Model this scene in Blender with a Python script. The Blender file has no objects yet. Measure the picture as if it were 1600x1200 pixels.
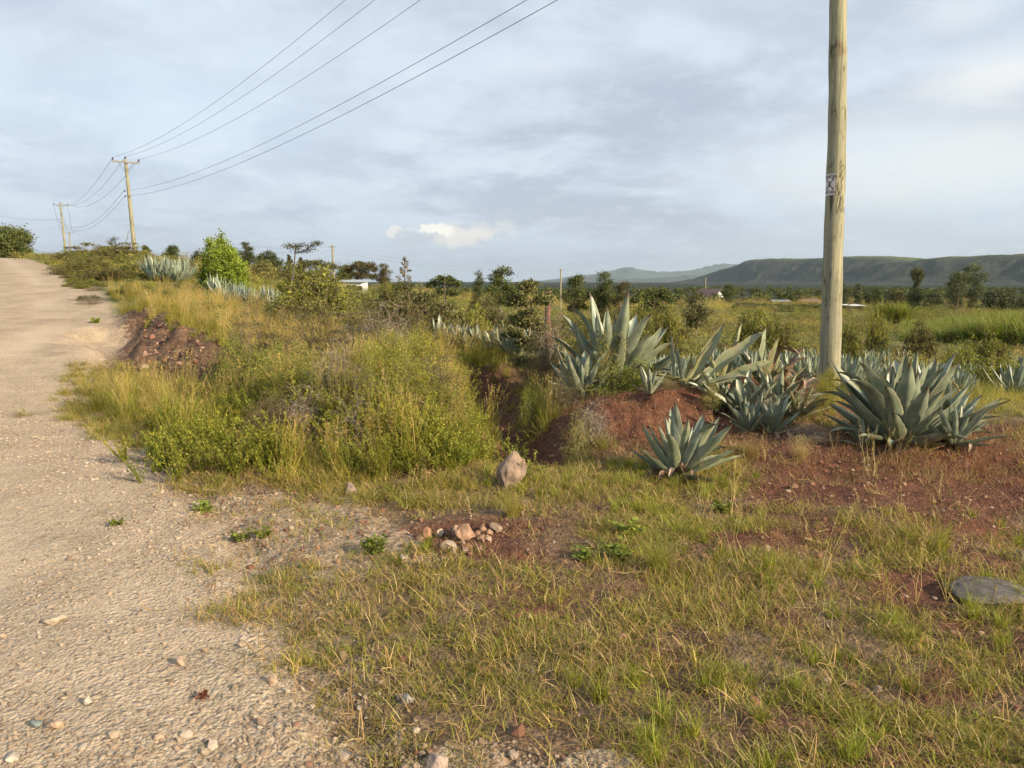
import bpy, bmesh, math, random
import numpy as np
from mathutils import Vector, Matrix, Euler

R = math.radians
S = bpy.context.scene
COL = S.collection
rng = np.random.default_rng(7)
random.seed(7)

# ------------------------------------------------------------------ camera
F = 1200.0                      # focal length in pixels of the 1600 x 1200 photograph
EYE = 1.6
PITCH = math.atan(160.0 / F)
cam_d = bpy.data.cameras.new('camera')
cam = bpy.data.objects.new('camera', cam_d)
COL.objects.link(cam)
cam_d.sensor_width = 36.0
cam_d.lens = 36.0 * F / 1600.0
cam_d.clip_start = 0.05
cam_d.clip_end = 90000.0
cam.location = (0, 0, EYE)
cam.rotation_euler = (math.pi / 2 - PITCH, 0, 0)
S.camera = cam

# ------------------------------------------------------------------ light
SUN_AZ, SUN_EL = 125.0, 24.0
sd = bpy.data.lights.new('sun', 'SUN')
sd.energy = 5.0
sd.angle = R(0.55)
sd.color = (1.0, 0.81, 0.56)
sun = bpy.data.objects.new('sun', sd)
COL.objects.link(sun)
sv = Vector((math.sin(R(SUN_AZ)) * math.cos(R(SUN_EL)), math.cos(R(SUN_AZ)) * math.cos(R(SUN_EL)), math.sin(R(SUN_EL))))
sun.rotation_euler = sv.to_track_quat('Z', 'Y').to_euler()
sun.location = (40, -20, 30)
S.view_settings.view_transform = 'Standard'
S.view_settings.look = 'None'
S.view_settings.exposure = 0.80
S.view_settings.gamma = 1.0
S.view_settings.use_curve_mapping = False
S.cycles.max_bounces = 4
S.cycles.diffuse_bounces = 2
S.cycles.adaptive_threshold = 0.03
S.cycles.transparent_max_bounces = 8
S.cycles.volume_bounces = 0


class NT:
    """tiny node helper"""
    def __init__(self, tree):
        self.t = tree; self.n = tree.nodes; self.l = tree.links
        self.n.clear()

    def node(self, typ, **kw):
        nd = self.n.new(typ)
        for k, v in kw.items():
            setattr(nd, k, v)
        return nd

    def put(self, sock, v):
        if v is None:
            return
        if isinstance(v, bpy.types.NodeSocket):
            self.l.new(v, sock)
        else:
            if isinstance(v, (tuple, list)) and len(v) == 3 and sock.type == 'RGBA':
                v = (*v, 1.0)
            sock.default_value = v

    def math(self, op, a, b=None, c=None, clamp=False):
        nd = self.node('ShaderNodeMath', operation=op, use_clamp=clamp)
        for i, v in enumerate((a, b, c)):
            self.put(nd.inputs[i], v)
        return nd.outputs[0]

    def mix(self, f, a, b, blend='MIX'):
        nd = self.node('ShaderNodeMix', data_type='RGBA', blend_type=blend)
        self.put(nd.inputs[0], f); self.put(nd.inputs[6], a); self.put(nd.inputs[7], b)
        return nd.outputs[2]

    def ramp(self, v, a, b, lo=0.0, hi=1.0):
        nd = self.node('ShaderNodeMapRange', interpolation_type='SMOOTHSTEP')
        self.put(nd.inputs[0], v)
        nd.inputs[1].default_value = a; nd.inputs[2].default_value = b
        nd.inputs[3].default_value = lo; nd.inputs[4].default_value = hi
        return nd.outputs[0]

    def noise(self, vec, scale, detail=4.0, rough=0.55, dist=0.0, color=False):
        nd = self.node('ShaderNodeTexNoise')
        self.put(nd.inputs['Vector'], vec)
        nd.inputs['Scale'].default_value = scale
        nd.inputs['Detail'].default_value = detail
        nd.inputs['Roughness'].default_value = rough
        nd.inputs['Distortion'].default_value = dist
        return nd.outputs[1 if color else 0]


# ------------------------------------------------------------------ sky
w = bpy.data.worlds.new('World'); S.world = w; w.use_nodes = True
k = NT(w.node_tree)
sky = k.node('ShaderNodeTexSky', sky_type='NISHITA', sun_disc=False)
sky.sun_elevation = R(SUN_EL); sky.sun_rotation = R(SUN_AZ)
sky.air_density = 1.0; sky.dust_density = 2.0
bg_sky = k.node('ShaderNodeBackground'); k.put(bg_sky.inputs[0], sky.outputs[0]); bg_sky.inputs[1].default_value = 0.10
tc = k.node('ShaderNodeTexCoord')
sx = k.node('ShaderNodeSeparateXYZ'); k.put(sx.inputs[0], tc.outputs['Generated'])
X, Y, Z = sx.outputs
zc = k.math('ADD', k.math('MAXIMUM', Z, 0.0), 0.20)
cm = k.node('ShaderNodeCombineXYZ')
k.put(cm.inputs[0], k.math('DIVIDE', X, zc)); k.put(cm.inputs[1], k.math('DIVIDE', Y, zc)); k.put(cm.inputs[2], 3.3)
P = cm.outputs[0]
az = k.math('ARCTAN2', X, Y)                 # 0 straight ahead, positive to the right
el = k.math('ARCSINE', Z)
n_big = k.noise(P, 0.8, 5, 0.5, 0.3)
n_mid = k.noise(P, 2.4, 9, 0.6, 0.25)
n_fin = k.noise(P, 9.0, 6, 0.62, 0.2)
cl = k.math('ADD', k.math('MULTIPLY', n_big, 0.5), k.math('MULTIPLY', n_mid, 0.5))


def lobe(px, py, rx, ry, wob=0.25, hard=0.0):
    """a soft patch of cloud round the direction that the pixel looks at"""
    u = (px - 800) / F; v = (600 - py) / F
    dy = math.cos(PITCH) + v * math.sin(PITCH); dz = -math.sin(PITCH) + v * math.cos(PITCH)
    a0 = math.atan2(u, dy); e0 = math.atan2(dz, math.hypot(u, dy))
    a = k.math('DIVIDE', k.math('SUBTRACT', az, a0), rx / F)
    e = k.math('DIVIDE', k.math('SUBTRACT', el, e0), ry / F)
    d = k.math('SQRT', k.math('ADD', k.math('MULTIPLY', a, a), k.math('MULTIPLY', e, e)))
    d = k.math('ADD', d, k.math('MULTIPLY', k.math('SUBTRACT', n_mid, 0.5), wob * 6))
    return k.ramp(d, 1.0, hard, 0.0, 1.0)


dark_c = (0.375, 0.412, 0.495)
pale_c = (0.53, 0.598, 0.67)
white_c = (0.64, 0.665, 0.665)
c = k.mix(k.ramp(cl, 0.41, 0.58), dark_c, pale_c)
# paler high up, bluish grey towards the horizon
c = k.mix(k.ramp(el, 0.06, 0.42, 0.0, 0.45), c, (0.56, 0.635, 0.71))
c = k.mix(k.ramp(el, 0.14, -0.02, 0.0, 0.8), c, (0.345, 0.40, 0.50))
# dark cloud bank in the middle, brighter breaks to the right and top left
c = k.mix(k.math('MULTIPLY', lobe(1010, 190, 330, 120, 0.3), 0.8), c, (0.365, 0.405, 0.49))
c = k.mix(k.math('MULTIPLY', lobe(300, 300, 420, 60, 0.3), 0.4), c, (0.36, 0.42, 0.53))
c = k.mix(k.math('MULTIPLY', lobe(1480, 250, 420, 95, 0.3), 0.9), c, white_c)
c = k.mix(k.math('MULTIPLY', lobe(1590, 110, 150, 60, 0.3), 0.8), c, (0.74, 0.735, 0.705))
c = k.mix(k.math('MULTIPLY', lobe(1500, 20, 90, 40, 0.3), 0.5), c, (0.70, 0.72, 0.72))
c = k.mix(k.math('MULTIPLY', lobe(800, 100, 170, 40, 0.35), 0.6), c, (0.62, 0.67, 0.73))
c = k.mix(k.math('MULTIPLY', lobe(300, 180, 330, 90, 0.3), 0.5), c, (0.53, 0.625, 0.73))
c = k.mix(k.math('MULTIPLY', lobe(1350, 380, 420, 60, 0.15), 0.5), c, (0.50, 0.555, 0.60))
# sunlit anvil low over the plain with a darker cumulus in front of it
n_rag = k.noise(tc.outputs['Generated'], 34, 7, 0.65, 0.3)


def ragged(px, py, rx, ry, amp, hard, rot=0.0):
    u = (px - 800) / F; v = (600 - py) / F
    dy = math.cos(PITCH) + v * math.sin(PITCH); dz = -math.sin(PITCH) + v * math.cos(PITCH)
    a0 = math.atan2(u, dy); e0 = math.atan2(dz, math.hypot(u, dy))
    da = k.math('SUBTRACT', az, a0); de = k.math('SUBTRACT', el, e0)
    de = k.math('ADD', de, k.math('MULTIPLY', da, rot))
    a = k.math('DIVIDE', da, rx / F); e = k.math('DIVIDE', de, ry / F)
    d = k.math('SQRT', k.math('ADD', k.math('MULTIPLY', a, a), k.math('MULTIPLY', e, e)))
    d = k.math('ADD', d, k.math('MULTIPLY', k.math('SUBTRACT', n_rag, 0.5), amp))
    return k.ramp(d, 1.0, hard, 0.0, 1.0)


anv = k.math('MULTIPLY', ragged(722, 366, 100, 22, 2.6, 0.1, -.06), k.ramp(az, -0.146, -0.125))
c = k.mix(k.math('MULTIPLY', anv, 0.85), c, (0.68, 0.645, 0.60))
c = k.mix(k.math('MULTIPLY', ragged(672, 357, 34, 11, 3.4, 0.6), 0.85), c, (0.84, 0.79, 0.72))
c = k.mix(k.math('MULTIPLY', ragged(619, 364, 12, 9, 3.4, 0.6), 0.8), c, (0.68, 0.66, 0.62))
c = k.mix(k.math('MULTIPLY', ragged(650, 374, 30, 12, 3.0, 0.8, .12), 0.85), c, (0.42, 0.46, 0.53))
# thin bright wisps
c = k.mix(k.math('MULTIPLY', k.ramp(n_fin, 0.5, 0.72), 0.24), c, (0.66, 0.70, 0.73))
bg_cl = k.node('ShaderNodeBackground'); k.put(bg_cl.inputs[0], c); bg_cl.inputs[1].default_value = 0.81
mx = k.node('ShaderNodeMixShader')
mx.inputs[0].default_value = 0.88
k.l.new(bg_sky.outputs[0], mx.inputs[1]); k.l.new(bg_cl.outputs[0], mx.inputs[2])
wo = k.node('ShaderNodeOutputWorld'); k.l.new(mx.outputs[0], wo.inputs[0])


# ------------------------------------------------------------------ helpers
def ray(px, py):
    u = (px - 800) / F; v = (600 - py) / F
    return np.array([u, math.cos(PITCH) + v * math.sin(PITCH), -math.sin(PITCH) + v * math.cos(PITCH)])


def at(px, py, Yd):
    """the world point that the pixel sees at depth Yd along +Y"""
    d = ray(px, py)
    return np.array([0, 0, EYE]) + d * (Yd / d[1])


def G(px, py, z=0.0):
    d = ray(px, py); t = (z - EYE) / d[2]
    return d[0] * t, d[1] * t


def sst(a, b, x):
    t = np.clip((np.asarray(x, float) - a) / (b - a), 0, 1)
    return t * t * (3 - 2 * t)


def _h(ix, iy, s):
    n = (ix.astype(np.int64) * 374761393 + iy.astype(np.int64) * 668265263 + s * 1442695041) & 0x7fffffff
    n = ((n ^ (n >> 13)) * 1274126177) & 0x7fffffff
    return ((n ^ (n >> 16)) & 0xffff) / 65535.0


def vn(x, y, s=0):
    x = np.asarray(x, float); y = np.asarray(y, float)
    ix = np.floor(x); iy = np.floor(y); fx = x - ix; fy = y - iy
    fx = fx * fx * (3 - 2 * fx); fy = fy * fy * (3 - 2 * fy)
    a = _h(ix, iy, s); b = _h(ix + 1, iy, s); c_ = _h(ix, iy + 1, s); d = _h(ix + 1, iy + 1, s)
    return (a * (1 - fx) + b * fx) * (1 - fy) + (c_ * (1 - fx) + d * fx) * fy


def fbm(x, y, sc, oct_=4, s=0, g=0.5):
    t = 0; a = 1; n = 0
    x = np.asarray(x, float); y = np.asarray(y, float)
    for i in range(oct_):
        t = t + a * vn(x * sc * 2 ** i + 13.7 * i, y * sc * 2 ** i - 7.1 * i, s + i); n += a; a *= g
    return t / n


def segd(x, y, a, b):
    ax, ay = a; bx, by = b
    dx, dy = bx - ax, by - ay; L = dx * dx + dy * dy
    t = np.clip(((x - ax) * dx + (y - ay) * dy) / L, 0, 1)
    return np.hypot(x - ax - t * dx, y - ay - t * dy)


def gs(d, w_):
    return np.exp(-(d / w_) ** 2)


def inpoly(x, y, poly):
    x = np.asarray(x, float); y = np.asarray(y, float)
    r = np.zeros(x.shape, bool); n = len(poly)
    for i in range(n):
        x1, y1 = poly[i]; x2, y2 = poly[(i + 1) % n]
        if y1 == y2: continue
        cnd = ((y1 > y) != (y2 > y)) & (x < (x2 - x1) * (y - y1) / (y2 - y1) + x1)
        r ^= cnd
    return r


def gp(pts):
    return [G(*p) for p in pts]


# road: its right edge as X over Y
_re = [G(480, 1330), G(470, 1200), G(455, 1120), G(380, 950), G(340, 870), G(272, 780), G(190, 705), G(110, 655), G(118, 605), (-8.4, 16.1), (-12.9, 24), (-20.5, 35), (-34, 55), (-50, 80), (-110, 180)]
_re = [(-0.2, -40), (-0.25, -2)] + _re
RX = np.array([p[0] for p in _re]); RY = np.array([p[1] for p in _re])


def road_s(x, y):
    """signed distance to the right edge of the road, positive on the road"""
    return (np.interp(y, RY, RX) - x) * 0.75


def ruts(x, y):
    s_ = road_s(x, y) + (fbm(x * .2, y * .35, 1.0, 2, 131) - .5) * .5
    return (gs(s_ - 1.15, .32) + gs(s_ - 2.9, .36) + .6 * gs(s_ - 4.4, .4)) * sst(.25, .5, fbm(x, y, .5, 2, 132))


def H(x, y):
    x = np.asarray(x, float); y = np.asarray(y, float)
    r = np.hypot(x, y); a = np.arctan2(x, np.maximum(y, 1e-3))
    a = np.where(y < 0, np.sign(x) * 1.55, a)
    # right hand field falls away
    D = sst(-0.30, 0.16, a)
    z = -4.2 * D * (1 - np.exp(-np.maximum(r - 10.5, 0) / 35.0))
    # land and road climb to the left
    L = sst(-0.07, -0.45, a)
    rise = 3.9 * (1 - np.exp(-np.maximum(r - 11, 0) / 62.0)) * 1.35
    z = z + L * rise * (1 - sst(105, 420, r))
    z = z - 4.2 * (1 - D) * sst(100, 420, r)
    # spoil banks, ditch, pit
    z = z + 0.38 * gs(segd(x, y, (-1.75, 7.5), (-1.5, 12)), 1.0)
    z = z - 0.34 * gs(segd(x, y, (0.22, 7.0), (-0.40, 11.2)), 0.50) * sst(6.0, 7.2, y)
    z = z + 0.42 * gs(segd(x, y, (-2.3, 18), (0.15, 12.6)), 1.0)
    z = z + 0.34 * gs(segd(x, y, (1.1, 8.3), (3.4, 9.9)), 0.75) + (fbm(x, y, 2.4, 5, 57, .6) - .5) * .34 * gs(segd(x, y, (1.1, 8.1), (3.4, 9.5)), 1.1)
    z = z + 0.12 * gs(segd(x, y, (3.6, 6.75), (4.1, 6.85)), 0.28) + (fbm(x, y, 3.0, 4, 58, .6) - .5) * .16 * gs(segd(x, y, (2.2, 6.6), (5.6, 6.6)), .7) + 0.03 * gs(segd(x, y, (2.4, 6.9), (5.4, 6.9)), 0.5)
    pn = fbm(x, y, 1.5, 4, 47) - .5
    sp = segd(x + pn * 1.6, y + pn * 1.2, (-8.7, 17.8), (-4.9, 12.7))
    ofr = 1 - sst(-0.9, 0.1, road_s(x, y))
    z = z + (0.36 + pn * .5) * gs(sp, 0.9) * ofr
    z = z - 0.34 * gs(segd(x + pn, y, (-8.4, 16.0), (-5.4, 11.7)), 0.62)
    z = z + (fbm(x, y, 4.0, 3, 48) - .5) * 0.24 * gs(segd(x, y, (-8.6, 16.9), (-5.1, 12.3)), 1.1) * ofr
    z = z - 0.20 * gs(segd(x, y, (3.4, 4.6), (5.6, 3.6)), 0.35)
    nr = 1 - sst(8, 30, r)
    z = z - 0.022 * ruts(x, y) * (1 - sst(40, 90, r))
    veg = 1 - sst(-0.1, 0.25, road_s(x, y))
    z = z + (fbm(x, y, 0.8, 4, 3) - 0.5) * 0.16 * veg * (0.4 + 0.6 * sst(3, 8, r))
    z = z + (fbm(x, y, 5.0, 3, 9) - 0.5) * 0.055 * nr * (0.2 + 0.8 * veg)
    z = z + (fbm(x * .8 + y * .5, y * .12, 1.5, 2, 10) - 0.5) * 0.05 * nr * (1 - veg)
    z = z + (fbm(x, y, 17.0, 2, 19) - 0.5) * 0.016 * nr * (0.35 + 0.65 * veg)
    z = z + (fbm(x, y, 0.03, 3, 29) - 0.5) * 1.2 * sst(30, 140, r)
    # small lip along the road edge
    z = z - 0.03 * gs(road_s(x, y) + 0.15, 0.12) * nr
    return z


def Hs(x, y):
    return float(H(np.array([x]), np.array([y]))[0])


def softpoly(x, y, poly, w_):
    m = 0
    for q in range(9):
        a = q * 2.4; rr = w_ * math.sqrt((q + .5) / 9)
        m = m + inpoly(x + rr * math.cos(a), y + rr * math.sin(a), poly)
    return m / 9.0


def red_mask(x, y):
    n = fbm(x, y, 1.6, 3, 41)
    jx = x + (fbm(x, y, 1.3, 3, 5) - .5) * 0.9; jy = y + (fbm(x, y, 1.3, 3, 6) - .5) * 0.9
    m = np.zeros(np.shape(x))
    for poly in RED:
        m = np.maximum(m, softpoly(jx, jy, poly, .2))
    m = np.maximum(m, gs(segd(x, y, (0.1, 7.0), (-0.5, 11.8)), 0.85))
    m = np.maximum(m, gs(segd(x, y, (1.2, 8.2), (3.3, 9.4)), 0.9))
    m = np.maximum(m, gs(segd(x, y, (-8.6, 16.9), (-5.1, 12.3)), 1.1))
    m = np.maximum(m, sst(.48, .62, n) * 0.8 * sst(-.5, 1.6, x))
    return m


RED = [gp([(1140, 690), (1640, 655), (1640, 815), (1180, 800)]),
       gp([(1380, 890), (1600, 860), (1600, 1010), (1400, 960)]),
       gp([(600, 800), (870, 800), (860, 880), (620, 870)]),
       gp([(1050, 835), (1350, 830), (1380, 880), (1080, 870)]),
       gp([(700, 930), (830, 915), (880, 950), (760, 975)]), gp([(950, 985), (1080, 970), (1110, 1010), (980, 1030)]), gp([(1380, 800), (1600, 800), (1600, 850), (1450, 860)]),
       gp([(900, 600), (1260, 590), (1250, 700), (860, 700)])]


# ------------------------------------------------------------------ meshes
def mesh(name, V, faces, mats=(), col=None, uv=None, smooth=False, mi=None):
    """faces: list of (n,k) int arrays"""
    me = bpy.data.meshes.new(name)
    V = np.asarray(V, np.float32)
    faces = [np.asarray(f, np.int32) for f in faces if len(f)]
    me.vertices.add(len(V)); me.vertices.foreach_set('co', V.ravel())
    if faces:
        loops = np.concatenate([f.ravel() for f in faces])
        tot = np.concatenate([np.full(len(f), f.shape[1], np.int32) for f in faces])
        st = np.concatenate([[0], np.cumsum(tot)[:-1]]).astype(np.int32)
        me.loops.add(len(loops)); me.loops.foreach_set('vertex_index', loops)
        me.polygons.add(len(tot)); me.polygons.foreach_set('loop_start', st); me.polygons.foreach_set('loop_total', tot)
        me.polygons.foreach_set('use_smooth', np.full(len(tot), smooth))
        if mi is not None:
            me.polygons.foreach_set('material_index', np.asarray(mi, np.int32))
    if col is not None:
        a = me.attributes.new('col', 'FLOAT_COLOR', 'POINT')
        cc = np.ones((len(V), 4), np.float32); cc[:, :3] = col
        a.data.foreach_set('color', cc.ravel())
    if uv is not None:
        a = me.attributes.new('st', 'FLOAT_VECTOR', 'POINT')
        cc = np.zeros((len(V), 3), np.float32); cc[:, :np.shape(uv)[1]] = uv
        a.data.foreach_set('vector', cc.ravel())
    for m in mats: me.materials.append(m)
    me.update(calc_edges=True)
    return me


class MB:
    def __init__(self):
        self.v = []; self.f = {3: [], 4: []}; self.c = []; self.n = 0

    def add(self, V, faces, col=(0.5, 0.5, 0.5)):
        V = np.asarray(V, float).reshape(-1, 3)
        for f in faces:
            f = np.asarray(f, int)
            if len(f): self.f[f.shape[1]].append(f + self.n)
        c_ = np.asarray(col, float)
        if c_.ndim == 1: c_ = np.tile(c_, (len(V), 1))
        self.v.append(V); self.c.append(c_); self.n += len(V)
        return self

    def tube(self, Pts, Rad, sides=5, col=(0.2, 0.15, 0.1), cap=True):
        Pts = np.asarray(Pts, float); n = len(Pts)
        Rad = np.broadcast_to(np.asarray(Rad, float), (n,))
        T = np.gradient(Pts, axis=0); T /= np.linalg.norm(T, axis=1)[:, None] + 1e-9
        ref = np.array([0, 0, 1.0]) if abs(T[0][2]) < 0.9 else np.array([1.0, 0, 0])
        A = np.cross(T, ref); A /= np.linalg.norm(A, axis=1)[:, None] + 1e-9
        B = np.cross(T, A)
        th = np.arange(sides) * 2 * math.pi / sides
        V = Pts[:, None] + Rad[:, None, None] * (np.cos(th)[None, :, None] * A[:, None] + np.sin(th)[None, :, None] * B[:, None])
        i = np.arange(n - 1)[:, None] * sides; j = np.arange(sides)[None]; j2 = (j + 1) % sides
        Q = np.stack([i + j, i + j2, i + sides + j2, i + sides + j], -1).reshape(-1, 4)
        V = V.reshape(-1, 3); fs = [Q]
        if cap:
            V = np.vstack([V, Pts[:1], Pts[-1:]]); m = n * sides
            jj = np.arange(sides); j3 = (jj + 1) % sides
            fs.append(np.stack([np.full(sides, m), j3, jj], -1))
            b = (n - 1) * sides
            fs.append(np.stack([np.full(sides, m + 1), b + jj, b + j3], -1))
        return self.add(V, fs, col)

    def box(self, c0, size, rot=None, col=(0.5, 0.5, 0.5)):
        sx_, sy_, sz_ = [s / 2 for s in size]
        V = np.array([[x, y, z] for x in (-sx_, sx_) for y in (-sy_, sy_) for z in (-sz_, sz_)])
        if rot is not None: V = V @ np.array(rot.to_3x3()).T
        V = V + np.asarray(c0)
        return self.add(V, [np.array([[0, 1, 3, 2], [4, 6, 7, 5], [0, 4, 5, 1], [2, 3, 7, 6], [0, 2, 6, 4], [1, 5, 7, 3]])], col)

    def leaves(self, C, D, N, Ln, Wd, col, bend=0.0):
        """rhombic leaves at C pointing along D, facing N"""
        C = np.asarray(C); D = D / (np.linalg.norm(D, axis=1)[:, None] + 1e-9)
        Sd = np.cross(D, N); Sd /= np.linalg.norm(Sd, axis=1)[:, None] + 1e-9
        Nn = np.cross(Sd, D)
        Ln = np.broadcast_to(Ln, (len(C),))[:, None]; Wd = np.broadcast_to(Wd, (len(C),))[:, None]
        a = C; b = C + D * Ln * 0.45 + Sd * Wd / 2 + Nn * bend * Ln; c2 = C + D * Ln; d = C + D * Ln * 0.45 - Sd * Wd / 2 + Nn * bend * Ln
        V = np.stack([a, b, c2, d], 1).reshape(-1, 3)
        f = np.arange(len(C) * 4).reshape(-1, 4)
        col = np.asarray(col, float)
        if col.ndim == 2: col = np.repeat(col, 4, 0)
        return self.add(V, [f], col)

    def mesh(self, name, mats, smooth=False):
        V = np.vstack(self.v); C_ = np.vstack(self.c)
        fs = [np.vstack(self.f[kk]) for kk in (3, 4) if self.f[kk]]
        return mesh(name, V, fs, mats, C_, smooth=smooth)


def obj(name, me, parent=None, loc=(0, 0, 0), rot=(0, 0, 0), sc=1.0):
    o = bpy.data.objects.new(name, me); COL.objects.link(o)
    o.location = loc; o.rotation_euler = rot
    o.scale = (sc, sc, sc) if np.isscalar(sc) else sc
    if parent: o.parent = parent
    return o


def tag(o, label=None, cat=None, group=None, kind=None):
    if label: o['label'] = label
    if cat: o['category'] = cat
    if group: o['group'] = group
    if kind: o['kind'] = kind
    return o


def thing(name, label, cat, loc=(0, 0, 0), rot=(0, 0, 0), sc=1.0, group=None):
    return tag(obj(name, None, None, loc, rot, sc), label, cat, group)


def dirs(n, up=0.0):
    d = rng.normal(size=(n, 3)); d[:, 2] += up
    return d / np.linalg.norm(d, axis=1)[:, None]


def mixcol(n, cols, wts=None, jit=0.15):
    cols = np.array(cols); i = rng.choice(len(cols), n, p=wts)
    c_ = cols[i] * (1 + rng.normal(size=(n, 1)) * jit)
    return np.clip(c_, 0.005, 1)


# ------------------------------------------------------------------ materials
def mat(name):
    m = bpy.data.materials.new(name); m.use_nodes = True
    return m, NT(m.node_tree)


def out(k_, bsdf, disp=None):
    o = k_.node('ShaderNodeOutputMaterial'); k_.l.new(bsdf, o.inputs[0])
    return o


def princ(k_, colr, rough=0.8, spec=0.3, normal=None, **kw):
    b = k_.node('ShaderNodeBsdfPrincipled')
    k_.put(b.inputs['Base Color'], colr); k_.put(b.inputs['Roughness'], rough)
    b.inputs['Specular IOR Level'].default_value = spec
    if normal is not None: k_.l.new(normal, b.inputs['Normal'])
    for kk, v in kw.items(): k_.put(b.inputs[kk.replace('_', ' ')], v)
    return b.outputs[0]


def bump(k_, h, dist, strength=1.0):
    b = k_.node('ShaderNodeBump'); k_.put(b.inputs['Height'], h)
    b.inputs['Distance'].default_value = dist; b.inputs['Strength'].default_value = strength
    return b.outputs[0]


def foliage_mat(name, trans=0.3, rough=0.6, vary=0.25, hue=(1.15, 1.0, 0.7), spec=0.25):
    m, k_ = mat(name)
    at_ = k_.node('ShaderNodeAttribute', attribute_name='col')
    oi = k_.node('ShaderNodeObjectInfo')
    br = k_.math('MULTIPLY_ADD', oi.outputs['Random'], 2 * vary, 1 - vary)
    cc = k_.node('ShaderNodeVectorMath', operation='SCALE'); k_.l.new(at_.outputs['Color'], cc.inputs[0]); k_.put(cc.inputs['Scale'], br)
    w2 = k_.node('ShaderNodeTexWhiteNoise', noise_dimensions='1D'); k_.put(w2.inputs['W'], oi.outputs['Random'])
    colr = k_.mix(k_.math('MULTIPLY', w2.outputs[0], 0.6), cc.outputs[0], k_.mix(1.0, cc.outputs[0], (*hue, 1), 'MULTIPLY'))
    p = princ(k_, colr, rough, spec)
    t = k_.node('ShaderNodeBsdfTranslucent'); k_.l.new(k_.mix(1.0, colr, (1.25, 1.2, 0.6, 1), 'MULTIPLY'), t.inputs[0])
    ms = k_.node('ShaderNodeMixShader'); ms.inputs[0].default_value = trans
    k_.l.new(p, ms.inputs[1]); k_.l.new(t.outputs[0], ms.inputs[2])
    out(k_, ms.outputs[0])
    return m


def col_mat(name, rough=0.85, spec=0.2, nscale=30, amt=0.35):
    m, k_ = mat(name)
    at_ = k_.node('ShaderNodeAttribute', attribute_name='col')
    tc_ = k_.node('ShaderNodeTexCoord')
    n = k_.noise(tc_.outputs['Object'], nscale, 5, 0.6)
    cc = k_.mix(k_.ramp(n, 0.3, 0.7, 0, 1), k_.mix(1.0, at_.outputs['Color'], (1 - amt,) * 3, 'MULTIPLY'), k_.mix(1.0, at_.outputs['Color'], (1 + amt,) * 3, 'MULTIPLY'))
    out(k_, princ(k_, cc, rough, spec, bump(k_, n, 0.004)))
    return m


M_LEAF = foliage_mat('leaf', 0.28)
M_GRASS = foliage_mat('grass', 0.33, 0.55, 0.28)
M_FAR = foliage_mat('far_leaf', 0.15, 0.8, 0.15, (1.1, 1.0, 0.85))
M_WOOD = col_mat('bark')
M_STONE = col_mat('stone', 0.9, 0.2, 22, 0.3)


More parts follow.
